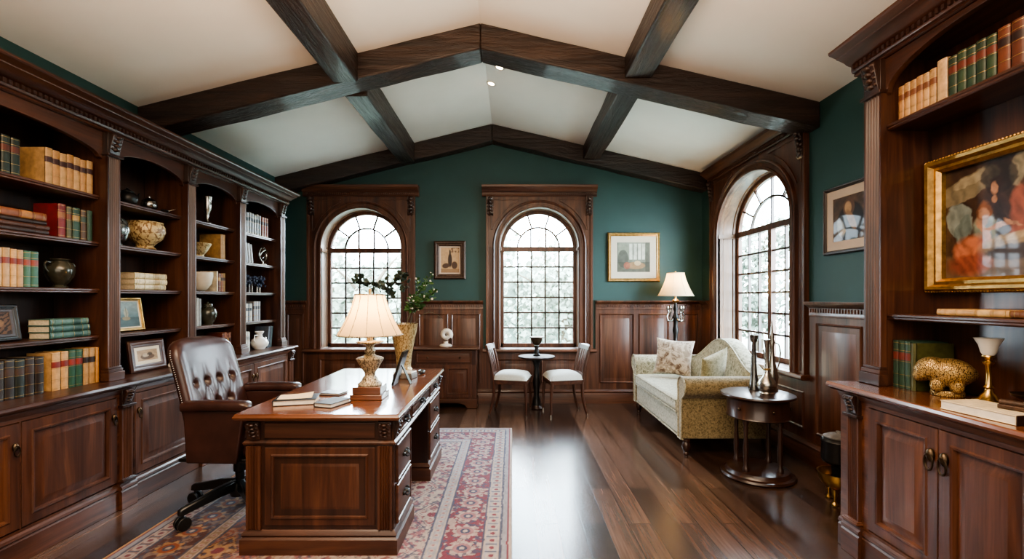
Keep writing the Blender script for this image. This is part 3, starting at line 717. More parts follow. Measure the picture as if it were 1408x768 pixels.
for sg in (-1, 1):
    FS = Frame((sg * .325, 0, 0), (0, 1, 0))
    ap = MB().pn(FS, [(.15, .775), (.13, .435), (-.20, .435), (-.25, .775)], -.03, .03).build('armrest_panel', M['leather'], CH, .012, 40, 3)
    pts = [(.27, .79), (.1, .80), (-.1, .80), (-.24, .795), (-.30, .785)]
    mb = MB(); L = []
    for y, z in [(.165, .79), (.15, .795), (.06, .80), (-.10, .803), (-.22, .80), (-.26, .795), (-.278, .785)]:
        k = .35 if y in (.165, -.278) else 1
        L.append([(sg * .33 + .05 * k * math.copysign(abs(math.cos(a)) ** .7, math.cos(a)), y, z + .034 * k * math.copysign(abs(math.sin(a)) ** .8, math.sin(a))) for a in [2 * PI * q / 20 for q in range(20)]])
    mb.loft(L).build('armrest_pad', M['leather'], ap, smooth=60)
MB().lathe([(.028, .10), (.028, .26), (.04, .27), (.04, .42), (.10, .424)], seg=18).build('gas_column', M['blackmetal'], CH)
mb = MB().lathe([(.0, .10), (.06, .10), (.065, .14), (.05, .19), (.03, .205), (0, .205)], seg=20); mb.build('hub', M['black'], CH)
for k in range(5):
    a = math.radians(-119 + 72 * k - 88); d = Vector((math.cos(a), math.sin(a), 0)); s = Vector((-d.y, d.x, 0))
    L = []
    for t, z, h, w in ((.03, .175, .075, .06), (.15, .165, .068, .056), (.27, .14, .056, .05), (.37, .122, .05, .048), (.395, .116, .04, .042)):
        c = d * t + Vector((0, 0, z)); L.append([c + s * w / 2 - Vector((0, 0, h / 2)), c + s * w / 2 * .8 + Vector((0, 0, h / 2)), c - s * w / 2 * .8 + Vector((0, 0, h / 2)), c - s * w / 2 - Vector((0, 0, h / 2))])
    lg = MB().loft(L).build('leg', M['black'], CH, .01)
    c = d * .37
    mb = MB(); mb.tube([c + Vector((0, 0, .10)), c + Vector((0, 0, .044))], .009, 8)
    for sg in (-1, 1):
        q = c + Vector((0, 0, .044)) + s * sg * .011; mb.tube([q + s * sg * .0, q + s * sg * .020], .042, 18)
    mb.build('caster', M['black'], lg, .003)

# ------------------------------------------------------------------ table lamp on the desk
LP = thing('table_lamp', 'lit desk lamp with cream bell shade and antique gold urn body', 'lamp', (-.955, 3.13, DZ + .001))
MB().box(-.105, .105, -.095, .095, 0, .034).box(-.092, .092, -.082, .082, .034, .082).build('plinth', wood('x', 'desk'), LP, .004)
MB().lathe([(0, .083), (.078, .083), (.08, .092), (.066, .104), (.056, .112), (.05, .13), (.034, .15), (.036, .168), (.06, .205), (.086, .25), (.09, .262), (.078, .27), (.046, .277), (.03, .292), (.037, .31), (.026, .335), (.03, .352), (.075, .362), (.09, .370), (.088, .376), (.022, .382), (.016, .43), (0, .43)], seg=32).build('lamp_body', M['lampbody'], LP, smooth=40)
def shade_prof(rb, rt, h, n=14): return [(rt + (rb - rt) * ((1 - k / n) ** 1.55) * .80 + (rb - rt) * .2 * (1 - k / n), h * k / n) for k in range(n + 1)]
def lampshade(parent, rb, rt, z0, h, ribs, trim):
    pr = shade_prof(rb, rt, h)
    mb = MB(); L = [[Vector((r * math.cos(2 * PI * k / 40), r * math.sin(2 * PI * k / 40), z0 + z)) for k in range(40)] for r, z in pr]
    mb.loft(L, cap=False); s = mb.build('lamp_shade', M['shade'], parent, smooth=60)
    mb = MB()
    for r, z in (pr[0], pr[-1]): mb.tube([(r * math.cos(2 * PI * k / 40), r * math.sin(2 * PI * k / 40), z0 + z) for k in range(41)], .005, 6)
    for q in range(ribs):
        a = 2 * PI * (q + .35) / ribs; mb.tube([((r + .001) * math.cos(a), (r + .001) * math.sin(a), z0 + z) for r, z in pr], .0023, 5)
    mb.build('shade_trim', trim, s)
    return s
lampshade(LP, .213, .098, .42, .27, 12, M['lampbody'])
MB().tube([(0, 0, .43), (0, 0, .70)], .004, 6).lathe([(0, .69), (.012, .695), (.008, .71), (.011, .722), (0, .735)], seg=10).tube([(-.098, 0, .688), (.098, 0, .688)], .003, 5).build('finial', M['brass'], LP)
MB().ball((0, 0, .53), (.026, .026, .036), 14, 8).build('bulb', M['bulb'], LP)

# ------------------------------------------------------------------ vase with branches
VZ = thing('vase', 'tall gold crackle vase of branches on far end of the desk', 'vase', (-1.0, 4.30, DZ + .001))
MB().lathe([(0, 0), (.072, 0), (.078, .012), (.066, .03), (.066, .06), (.075, .15), (.098, .27), (.118, .37), (.128, .425), (.132, .432), (.124, .432), (.112, .37), (.09, .26), (.06, .1), (0, .09)], seg=32).build('vase_body', M['crackle'], VZ, smooth=50)
VC = Vector((-1.0, 4.30, DZ))
def leafs(pts, mb, sz, n, rnd, roundness=.5):
    for k in range(n):
        t = .35 + .65 * k / max(1, n - 1); f = t * (len(pts) - 1); i = min(int(f), len(pts) - 2); p = pts[i].lerp(pts[i + 1], f - i)
        d = Vector((rnd.uniform(-1, 1), rnd.uniform(-1, 1), rnd.uniform(-.3, .9))).normalized(); s = d.orthogonal().normalized(); s.rotate(Matrix.Rotation(rnd.uniform(0, 6), 3, d))
        L = sz * rnd.uniform(.7, 1.2); w = L * roundness; up = d.cross(s) * L * .12; a = p + d * .008
        mb.add([a, a + d * L * .35 + s * w * .5 + up, a + d * L * .75 + s * w * .4 + up, a + d * L, a + d * L * .75 - s * w * .4 + up, a + d * L * .35 - s * w * .5 + up, a + d * L * .5], [(0, 1, 6), (1, 2, 6), (2, 3, 6), (3, 4, 6), (4, 5, 6), (5, 0, 6)])
def branch(name, label, tip, bend, nl, sz, lm, seed, twigs=3, flowers=0, group=None, rnd_=.5):
    rnd = random.Random(seed); e = thing(name, label, 'branch', VC, world=True, group=group)
    b = VC + Vector((-.06 + .02 * (seed - 1), .05 * math.sin(seed * 2.4), .34)); t = VC + Vector(tip); m = VC + Vector((-.06 + .02 * (seed - 1) + tip[0] * .22, .05 * math.sin(seed * 2.4) + tip[1] * .22, .30 + tip[2] * .45)) + Vector(bend)
    def bez(p, q, r, n=12): return [p * (1 - k / n) ** 2 + q * 2 * (k / n) * (1 - k / n) + r * (k / n) ** 2 for k in range(n + 1)]
    P = bez(b, m, t); mb = MB().tube(P, [.0045 - .003 * k / 12 for k in range(13)], 6); lf = MB(); fl = MB()
    leafs(P[5:], lf, sz, nl, rnd, rnd_)
    for q in range(twigs):
        i = 6 + int(q * 5 / max(1, twigs)); s = P[i]; e2 = s + Vector((rnd.uniform(-.09, .09), rnd.uniform(-.05, .05), rnd.uniform(.04, .11))) + (t - m) * .25
        T = bez(s, s.lerp(e2, .5) + Vector((0, 0, .02)), e2, 6); mb.tube(T, .0016, 5); leafs(T, lf, sz, max(4, nl // 2), rnd, rnd_)
        if flowers:
            for k in range(2): fl.ball(e2 + Vector((rnd.uniform(-.02, .02), rnd.uniform(-.02, .02), rnd.uniform(0, .02))), .009, 7, 5)
    if flowers: fl.ball(t, .010, 7, 5)
    mb.build('stem', M['stem'], e); lf.build('leaves', lm, e, smooth=0)
    if flowers: fl.build('blossoms', M['white'], e)
GA = 'branches in the gold crackle vase'
branch('branch', 'grey-green round-leaved branch arching furthest left across the window', (-.42, -.12, .84), (-.02, 0, .12), 16, .062, M['greyleaf'], 1, 3, 0, GA, .85)
branch('branch', 'grey-green round-leaved branch rising tallest out of the gold vase', (-.02, .03, .90), (-.03, 0, .05), 14, .06, M['greyleaf'], 2, 3, 0, GA, .85)
branch('branch', 'grey-green branch between the lamp shade and the tallest branch', (-.22, .11, .74), (-.02, 0, .12), 14, .06, M['greyleaf'], 3, 3, 0, GA, .85)
branch('branch', 'bright green white-flowered branch leaning toward the small framed print', (.29, -.17, .66), (.02, 0, .05), 26, .05, M['leaf'], 4, 6, 1, GA, .5)
branch('branch', 'bushy green branch just above the vase rim, below the flowers', (.13, .02, .56), (0, 0, .06), 26, .055, M['leaf'], 5, 6, 1, GA, .5)
branch('branch', 'upright green branch crowned with small white blossoms beside window casing', (.17, .17, .80), (0, 0, .06), 20, .045, M['leaf'], 6, 5, 1, GA, .5)
branch('branch', 'long bare twig reaching out toward the ivory shell ornament', (.36, 0, .47), (.06, 0, .14), 2, .02, M['stem'], 7, 0, 0, GA, .3)

# ------------------------------------------------------------------ small things on the desk
pf = thing('photo_frame', 'black easel photo frame standing on the desk beside the lamp', 'photo frame', (-.915, 3.62, DZ + .002), math.radians(-90))
Rt = Matrix.Rotation(math.radians(-20), 4, 'X')
mb = MB(); FP = Frame((0, 0, 0), (1, 0, 0), (0, math.sin(math.radians(18)), math.cos(math.radians(18))))
mb.rings(FP, -.085, .085, 0, .27, [(0, -.008), (0, .004), (.006, .008), (.018, .006), (.022, .002)]); mb.build('frame', M['black'], pf)
MB().fbox(FP, -.085, .085, 0, .27, -.012, -.009).build('backing', M['blackmetal'], pf)
MB().hexa([(-.02, .05, .16), (.02, .05, .16), (.03, .125, 0), (-.03, .125, 0), (-.02, .055, .165), (.02, .055, .165), (.03, .13, .003), (-.03, .13, .003)]).build('strut', M['black'], pf)
bx = thing('trinket_box', 'small cream-lidded grey box behind the black photo frame', 'box', (-.895, 3.90, DZ + .001), math.radians(-12))
MB().loft([[(-.085 * k, -.06 * k, z), (.085 * k, -.06 * k, z), (.085 * k, .06 * k, z), (-.085 * k, .06 * k, z)] for k, z in ((1, 0), (1, .03), (.9, .044))]).build('box_body', M['slate'], bx, .003)
MB().loft([[(-.085 * k, -.06 * k, z), (.085 * k, -.06 * k, z), (.085 * k, .06 * k, z), (-.085 * k, .06 * k, z)] for k, z in ((.93, .0445), (.93, .052), (.88, .056))]).build('lid', M['white'], bx, .002)
tag(MB().ball((-.80, 4.12, DZ + .019), (.032, .052, .018), 16, 10).build('computer_mouse', M['black']), 'small rounded black gadget on the desk beyond the cream-lidded box', 'mouse')
def flatbook(name, label, cx, cy, z, w, d, h, rz, cm, pm, group=None, cat='book'):
    e = thing(name, label, cat, (cx, cy, z), math.radians(rz), group)
    mb = MB(); mb.box(-w / 2, w / 2, -d / 2, d / 2, 0, .004); mb.box(-w / 2, w / 2, -d / 2, d / 2, h - .004, h); mb.box(-w / 2, -w / 2 + .005, -d / 2, d / 2, .004, h - .004); mb.build('cover', cm, e, .0015)
    MB().box(-w / 2 + .005, w / 2 - .006, -d / 2 + .006, d / 2 - .006, .0042, h - .0042).build('pages', pm, e)
    return e
flatbook('notebook', 'black bound notebook under the loose cream paper on desk', -1.375, 2.98, DZ + .001, .25, .19, .034, 14, M['black'], M['whitepage'])
sp = MB().grid(6, 6, lambda i, j: (-1.385 + (i - .5) * .2 * math.cos(.3) - (j - .5) * .15 * math.sin(.3), 2.985 + (i - .5) * .2 * math.sin(.3) + (j - .5) * .15 * math.cos(.3), DZ + .0375 + .012 * i ** 3 * j))
tag(sp.build('paper_sheet', M['page'], smooth=60), 'loose cream paper lying on the black notebook', 'paper')
flatbook('notebook', 'slim dark grey notebook lying beside the black one, nearer the lamp', -1.125, 2.92, DZ + .001, .13, .19, .026, -18, plain('dark_grey_cloth', (.03, .034, .04), .55), M['whitepage'])
flatbook('notebook', 'thin brown leather pad lying flat between notebooks and desk lamp', -1.24, 3.24, DZ + .001, .15, .12, .016, -10, M['leather'], M['whitepage'])

# ------------------------------------------------------------------ side cabinet on the gable wall
SC = thing('sideboard_cabinet', 'low mahogany cabinet with drawer against gable wall, holding the ivory shell', 'cabinet', FB(-.93, 0, .2), world=True)
ca, cb, nf = -1.375, -.49, .36
MB().fbox(FB, ca, cb, .085, .79, .075, nf - .014).build('carcass', wood('z', 'panel'), SC, .002)
mb = MB(); mb.pu(FB, [(.07, .792), (nf + .01, .792), (nf + .03, .80), (nf + .035, .812), (nf + .03, .826), (nf + .02, .83), (.07, .83)], ca - .02, cb + .025); mb.build('cabinet_top', wood('x', 'panel'), SC, smooth=30)
for v0, v1 in ((.62, .77),):
    for a, b in ((ca + .07, cb - .07),):
        d = MB().rings(FB, a, b, v0, v1, [(0, nf - .014), (0, nf), (.004, nf + .004), (.014, nf + .004), (.02, nf - .002), (.03, nf)]).build('drawer', wood('x', 'panel'), SC)
        for q in (-.22, .22): MB().ball(FB((a + b) / 2 + q, (v0 + v1) / 2, nf + .012), .013, 10, 6).build('knob', M['darkbrass'], d)
for a, b, s in ((ca + .06, -.94, 1), (-.93, cb - .06, -1)):
    d = doorpanel(FB, a, b, .15, .595, nf, SC, st=.055, kind='panel')
    MB().ball(FB(b - .025 if s > 0 else a + .025, .42, nf + .012), .012, 10, 6).build('knob', M['darkbrass'], d)
for u in (ca + .03, cb - .03): MB().pu(FB, [(nf - .014, .60), (nf + .005, .60), (nf + .012, .66), (nf + .006, .70), (nf + .022, .76), (nf + .025, .79), (nf - .014, .79)], u - .028, u + .028).build('scroll_corbel', wood('z', 'dark'), SC)
u0, u1 = ca - .012, cb + .012
pts = [(u0, .005), (u0 + .13, .005), (u0 + .17, .05), (u0 + .26, .075), (u1 - .26, .075), (u1 - .17, .05), (u1 - .13, .005), (u1, .005), (u1, .125), (u0, .125)]
mb = MB().pn(FB, pts, nf - .014, nf + .014); mb.fbox(FB, u1 - .02, u1, .005, .125, .075, nf); mb.fbox(FB, u0, u0 + .02, .005, .125, .075, nf); mb.build('bracket_plinth', wood('x', 'panel'), SC, .003)
SHL = thing('shell_ornament', 'round ivory shell ornament on a footed base against the wainscot', 'ornament', (-.925, 6.50, .832))
MB().lathe([(0, 0), (.085, 0), (.088, .016), (.07, .03), (.035, .038), (.028, .06), (.04, .075), (0, .08)], seg=20).build('foot', M['shell'], SHL)
mb = MB(); L = []
for k in range(49):      # nautilus disc: a fat coil closing on itself round an off-centre opening
    a = k / 48 * 2 * PI - .6; g = 1 - .28 * (k / 48); R = .050 * g + .004; r = .043 * g
    c = Vector((.008 + R * math.cos(a), -.01 * (k / 48), .165 + R * math.sin(a))); ra = Vector((math.cos(a), 0, math.sin(a)))
    L.append([c + ra * r * math.cos(q) + Vector((0, 1, 0)) * r * .95 * math.sin(q) for q in [2 * PI * j / 14 for j in range(14)]])
mb.loft(L).build('spiral_shell', M['shell'], SHL, smooth=80)
MB().ball((.008, -.012, .165), (.030, .022, .030), 14, 8).build('dark_opening', M['slate'], SHL)

# ------------------------------------------------------------------ window table and two chairs
M['table_dark'] = plain('dull_dark_table_wood', (.022, .010, .007), .62, 0, .3, 14, .05, 0, .25)
WT = thing('pedestal_table', 'small dark round pedestal table under the arched window, between two chairs', 'table', (.335, 6.345, 0))
MB().lathe([(0, .690), (.225, .690), (.245, .697), (.25, .706), (.247, .716), (.235, .72), (0, .72)], seg=40).build('tabletop', M['table_dark'], WT, smooth=40)
MB().lathe([(0, .05), (.06, .05), (.055, .10), (.035, .18), (.045, .30), (.055, .36), (.04, .44), (.03, .56), (.05, .63), (.09, .68), (0, .689)], seg=24).build('pedestal', M['black'], WT, smooth=40)
MB().lathe([(0, .003), (.078, .003), (.082, .012), (.075, .024), (.066, .034), (.06, .049), (0, .049)], seg=28).build('base', wood('x', 'dark'), WT, smooth=40)
U = thing('goblet_urn', 'bronze goblet urn standing on the small round window table', 'urn', (.335, 6.345, .722))
MB().lathe([(0, 0), (.05, 0), (.052, .012), (.036, .03), (.032, .07), (.026, .10), (.034, .125), (.03, .14)], seg=20).build('stem', M['blackmetal'], U)
MB().lathe([(0, .14), (.035, .145), (.06, .17), (.078, .215), (.082, .235), (.098, .248), (.098, .256), (.076, .252), (0, .20)], seg=24).build('bowl', M['darkbrass'], U)
DC = thing('side_chair', 'slat-back side chair with pale seat, back toward the low cabinet', 'chair', (.0, 6.10, 0), math.radians(80), 'pale-seated chairs at window table')
def leg_pts(sx, front):
    if front: return [(sx * .20, -.20, .43), (sx * .205, -.215, .25), (sx * .20, -.215, .05), (sx * .20, -.22, .002)], [.02, .018, .013, .011]
    return [(sx * .175, .20, .44), (sx * .18, .205, .25), (sx * .185, .235, .10), (sx * .19, .265, .002)], [.02, .019, .016, .013]
for sx in (-1, 1):
    for fr in (True, False):
        p, r = leg_pts(sx, fr); lg = MB().tube(p, r, 10).build('leg', wood('z'), DC)
        q = Vector(p[-1]); MB().tube([q + Vector((0, 0, .03)), q], .0145, 10).build('brass_tip', M['silver'], lg)
MB().loft([[(-.215, -.225, z), (.215, -.225, z), (.19, .21, z), (-.19, .21, z)] for z in (.405, .46)]).build('seat_rail', wood('x'), DC, .005)
def seatp(i, j, s):
    a, b = 2 * i - 1, 2 * j - 1; w = .225 - .015 * (b + 1); e = (max(0, 1 - abs(a) ** 6) * max(0, 1 - abs(b) ** 6)) ** .5
    return (a * w, b * .225 - .005, .462 + (.075 * e + .025 * e * math.cos(a * 1.3) * math.cos(b * 1.3) if s else 0))
mb = MB(); mb.grid(20, 20, lambda i, j: seatp(i, j, 1)); mb.grid(20, 20, lambda i, j: seatp(1 - i, j, 0)); mb.build('seat_cushion', M['seatwhite'], DC, smooth=80, weld=True)
mb = MB()
for k in range(25): x, y, z = seatp(k / 24, 0, 0); mb.ball((x, y - .003, z + .008), .005, 6, 4)
mb.build('nail_trim', M['silver'], DC)
def bkc(x, z): t = max(0, (z - .44) / .47); return (x * (1 + .08 * t), .205 + .10 * t ** 1.6 + .03 * (1 - (x / .2) ** 2), z)
BR = []
for sx in (-1, 1): MB().tube([bkc(sx * .18, .43 + .47 * k / 8) for k in range(9)], .0165, 8).build('back_post', wood('z'), DC)
MB().loft([[Vector(bkc(x, z)) + Vector((0, dy, 0)) for dy, z in ((-.012, .83), (.014, .83), (.016, .885), (.0, .90 - .25 * x * x), (-.014, .885))] for x in [-.195 + .39 * k / 12 for k in range(13)]]).build('crest_rail', wood('x'), DC)
MB().loft([[Vector(bkc(x, z)) + Vector((0, dy, 0)) for dy, z in ((-.01, .50), (.01, .50), (.01, .53), (-.01, .53))] for x in [-.175 + .35 * k / 8 for k in range(9)]]).build('lower_rail', wood('x'), DC)
for k in range(5):
    x = -.12 + .06 * k; MB().loft([[Vector(bkc(x + dx, z)) + Vector((0, dy, 0)) for dx, dy in ((-.014, -.005), (.014, -.005), (.014, .005), (-.014, .005))] for z in [.52 + .32 * q / 8 for q in range(9)]]).build('back_slat', wood('z'), DC)
copy_tree(DC, 'slat-back side chair with pale seat, back toward the sofa', (.67, 6.10, 0), math.radians(-80))

# ------------------------------------------------------------------ settee
SO = thing('settee', 'sage and cream damask camelback settee under the wide arched window', 'sofa', (2.03, 5.22, 0), -PI / 2)
FX = Frame((0, 0, 0), (1, 0, 0))    # u=x, v=z, n=-y
MB().box(-.80, .80, -.425, .40, .175, .40).build('seat_base', M['damask_plain'], SO, .03, 50, 3)
MB().box(-.755, .755, -.455, .20, .402, .535).build('seat_cushion', M['damask_plain'], SO, .045, 60, 4)
mb = MB()
for z, dx in ((.415, .0), (.522, 0)): mb.tube([(-.75, -.458, z), (.75, -.458, z)], .007, 8)
mb.build('cushion_piping', M['damask'], SO)
n = 36; top = [(-.80 + 1.60 * k / n) for k in range(n + 1)]
def camel(x): return .775 + .275 * (.5 + .5 * math.cos(PI * min(1, abs(x) / .74))) ** .9
L = []
for dy0, inset in ((.44, .03), (.425, .008), (.40, 0), (.30, 0), (.265, .012), (.245, .045)):
    pl = []
    for x in top:
        z = camel(x) - inset; pl.append(Vector((x * (1 - inset * .2), dy0 + .10 * (z - .5), z)))
    L.append([Vector((top[0] * (1 - inset * .2), dy0 - .03, .18))] + pl + [Vector((top[-1] * (1 - inset * .2), dy0 - .03, .18))])
MB().loft(L).build('backrest', M['damask'], SO, smooth=60)
mb = MB(); mb.tube([(x, .262 + .10 * (camel(x) - .5), camel(x) - .006) for x in top], .008, 8); mb.build('back_piping', M['damask_plain'], SO)
for sg in (-1, 1):
    prof = [(sg * .765, .178), (sg * .845, .178), (sg * .85, .40), (sg * .862, .562)] + [(sg * (.853 + .096 * math.cos(a)), .672 + .096 * math.sin(a)) for a in [math.radians(-62 + 242 * k / 16) for k in range(17)]] + [(sg * .765, .62)]
    a = MB().pn(FX, prof, -.40, .44).build('armrest', M['damask_gold'] if sg > 0 else M['damask'], SO, .014, 40, 3)
    mb = MB(); q = [FX(u, v, .442) for u, v in prof]; mb.tube(q + [q[0]], .0075, 8)
    mb.build('arm_piping', M['damask_plain'], a)
mb = MB(); mb.tube([(-.86, -.43, .182), (.86, -.43, .182)], .009, 8); mb.build('base_piping', M['damask'], SO)
for sx in (-1, 1):
    MB().lathe([(0, .176), (.036, .176), (.038, .155), (.026, .148), (.036, .13), (.040, .10), (.028, .065), (.018, .055), (.026, .045), (.026, .03), (.016, .02), (.02, .004), (0, .004)], (sx * .82, -.385, 0), 18).build('leg', wood('z', 'dark'), SO, smooth=40)
    MB().loft([[(sx * .80 + dx * k, .36 + dy * k + o, z) for dx, dy in ((-1, -1), (1, -1), (1, 1), (-1, 1))] for k, o, z in ((.022, 0, .176), (.016, .05, .004))]).build('leg', wood('z', 'dark'), SO)
def pillow(name, label, loc, nrm, tilt, sz, th, m, roll=0):
    n_ = Vector((nrm[0], nrm[1], 0)).normalized(); rz = math.atan2(n_.y, n_.x) + PI / 2
    e = Matrix.Translation(loc) @ Matrix.Rotation(rz, 4, 'Z') @ Matrix.Rotation(-tilt, 4, 'X') @ Matrix.Rotation(roll, 4, 'Y')
    def P(i, j, s):
        a, b = 2 * i - 1, 2 * j - 1; k = 1 - .10 * (1 - a * a) * abs(b) ** 3; k2 = 1 - .10 * (1 - b * b) * abs(a) ** 3
        t = th * ((1 - a * a) * (1 - b * b)) ** .42
        return e @ Vector((a * sz * k2, s * t, b * sz * k))
    mb = MB(); mb.grid(26, 26, lambda i, j: P(i, j, -1)); mb.grid(26, 26, lambda i, j: P(1 - i, j, 1))
    return tag(mb.build(name, m, smooth=80, weld=True), label, 'cushion')
pillow('throw_pillow', 'cream pillow with brown medallion pattern propped on the settee seat', (1.98, 5.70, .780), (-.45, -.89), math.radians(14), .225, .075, M['pillow_a'], .07)
pillow('throw_pillow', 'small olive pillow tucked between settee back and table-side arm', (2.03, 4.70, .775), (-.55, .83), math.radians(16), .20, .055, M['pillow_b'], .25)

# ------------------------------------------------------------------ floor lamp
FLP = thing('floor_lamp', 'bronze candelabra floor lamp with cream shade behind the settee', 'lamp', (2.235, 6.36, 0))
MB().lathe([(0, .002), (.13, .002), (.135, .03), (.10, .05), (.05, .08), (.03, .11), (.022, .15), (.02, .30), (.03, .32), (.02, .35), (.018, .60), (.028, .64), (.018, .68), (.018, .86), (.036, .90), (.022, .93), (.026, 1.0), (.042, 1.06), (.026, 1.13), (.03, 1.20), (.05, 1.24), (.03, 1.28), (.02, 1.32), (.034, 1.36), (.022, 1.40), (.018, 1.44)], seg=20).build('stem', M['blackmetal'], FLP, smooth=40)
MB().lathe([(.018, 1.44), (.036, 1.45), (.05, 1.47), (.03, 1.485), (.014, 1.50), (.012, 1.60), (0, 1.60)], seg=18).build('collar', M['brass'], FLP)
for k in range(4):
    a = math.radians(15 + 90 * k); d = Vector((math.cos(a), math.sin(a), 0))
    P = [d * r + Vector((0, 0, z)) for r, z in ((.02, 1.24), (.07, 1.19), (.12, 1.20), (.135, 1.26), (.11, 1.31), (.12, 1.345))]
    ar = MB().tube(P, [.012, .011, .010, .010, .010, .012], 8).ball(P[2], .017, 8, 5).ball(P[4], .016, 8, 5).build('candle_arm', M['pewter'], FLP)
    MB().lathe([(.008, 0), (.03, .012), (.034, .02), (.018, .022), (.016, .05), (.02, .055), (0, .055)], P[-1], 14).build('candle_cup', M['silver'], ar)
sh = lampshade(FLP, .235, .115, 1.535, .31, 8, M['cream'])
MB().tube([(0, 0, 1.60), (0, 0, 1.86)], .004, 6).ball((0, 0, 1.865), .011, 8, 5).tube([(-.114, 0, 1.838), (.114, 0, 1.838)], .003, 5).build('finial', M['brass'], FLP)
MB().ball((0, 0, 1.67), (.026, .026, .036), 12, 8).build('bulb', M['bulb'], FLP)

# ------------------------------------------------------------------ drum side table + silver bottles
TB = thing('drum_table', 'dark mahogany drum side table beside the settee arm', 'table', (2.085, 3.955, 0))
MB().lathe([(0, .668), (.262, .668), (.282, .674), (.29, .684), (.287, .696), (.27, .70), (0, .70)], seg=48).build('tabletop', wood('x', 'dark'), TB, smooth=40)
ap = MB().lathe([(.0, .50), (.235, .50), (.245, .508), (.238, .518), (.238, .655), (.25, .667), (0, .667)], seg=48).build('drum_apron', wood('z', 'dark'), TB, smooth=40)
for dg in (-150, -90, -30):
    a = math.radians(dg); MB().ball((.248 * math.cos(a), .248 * math.sin(a), .59), .012, 10, 6).build('knob', M['darkbrass'], ap)
for k in range(4):
    a = math.radians(35 + 90 * k); MB().lathe([(0, .075), (.026, .075), (.026, .10), (.016, .115), (.02, .17), (.022, .26), (.015, .36), (.019, .42), (.014, .44), (.024, .47), (.024, .499), (0, .499)], (.185 * math.cos(a), .185 * math.sin(a), 0), 14).build('leg', wood('z', 'dark'), TB, smooth=40)
MB().lathe([(0, .003), (.28, .003), (.29, .015), (.282, .03), (.255, .036), (.245, .05), (.24, .068), (.22, .074), (0, .074)], seg=48).build('base', wood('x', 'dark'), TB, smooth=40)
GS = 'silver bottles on the drum table'
def bottle(label, x, y, prof, m=M['silver'], handle=False):
    e = thing('bottle_vase', label, 'vase', (x, y, .7015), group=GS)
    MB().lathe(prof, seg=24).build('bottle_body', m, e, smooth=50)
    return e
e = bottle('round-bellied silver bottle vase with tall flared neck, at table front', 2.135, 3.90, [(0, 0), (.055, 0), (.058, .008), (.05, .018), (.07, .045), (.076, .075), (.066, .11), (.035, .145), (.02, .18), (.015, .28), (.014, .38), (.022, .43), (.026, .455), (.02, .455), (0, .44)])
MB().lathe([(.0, .20), (.026, .20), (.026, .215), (0, .215)], seg=16).build('neck_ring', M['brass'], e)
e = bottle('slim pewter bottle with flat flared lip behind the round-bellied one', 2.12, 4.08, [(0, 0), (.045, 0), (.047, .01), (.036, .05), (.026, .15), (.02, .30), (.016, .41), (.026, .425), (.034, .455), (.034, .48), (.028, .482), (0, .46)], M['pewter'])
e = bottle('tallest silver ewer with pointed stopper, closest to the window', 2.25, 4.03, [(0, 0), (.05, 0), (.052, .012), (.036, .03), (.045, .07), (.052, .12), (.038, .20), (.022, .28), (.018, .38), (.024, .42), (.016, .45), (.02, .47), (.012, .50), (.009, .56), (0, .62)])
MB().tube([(.02, 0, .42), (.06, 0, .40), (.075, 0, .33), (.065, 0, .24), (.042, 0, .17)], .006, 8).build('handle', M['silver'], e)
MB().tube([(-.03, 0, .20), (-.06, 0, .28), (-.075, 0, .36)], [.012, .009, .006], 8).build('spout', M['silver'], e)

# ------------------------------------------------------------------ coal scuttle by the hutch
CS = thing('brazier', 'black lidded metal canister on a footed brass tray beside base cabinet', 'canister', (2.40, 3.42, 0))
MB().lathe([(0, .10), (.05, .10), (.10, .13), (.125, .17), (.135, .215), (.138, .225), (.128, .225), (.11, .17), (0, .14)], seg=28).build('brass_tray', M['brass'], CS, smooth=40)
for k in range(3):
    a = math.radians(100 + 120 * k); MB().lathe([(0, .003), (.022, .003), (.024, .014), (.010, .03), (.012, .06), (.02, .085), (.024, .12), (0, .12)], (.085 * math.cos(a), .085 * math.sin(a), 0), 12).build('foot', M['brass'], CS)
MB().lathe([(0, .142), (.045, .142), (.04, .22), (.05, .27), (.10, .30), (.112, .32), (.108, .44), (.114, .455), (.10, .475), (.09, .478), (0, .478)], seg=28).build('canister_body', M['blackmetal'], CS, smooth=40)
MB().lathe([(0, .479), (.095, .479), (.098, .487), (.06, .505), (.02, .512), (.018, .525), (0, .53)], seg=24).build('lid', M['slate'], CS)

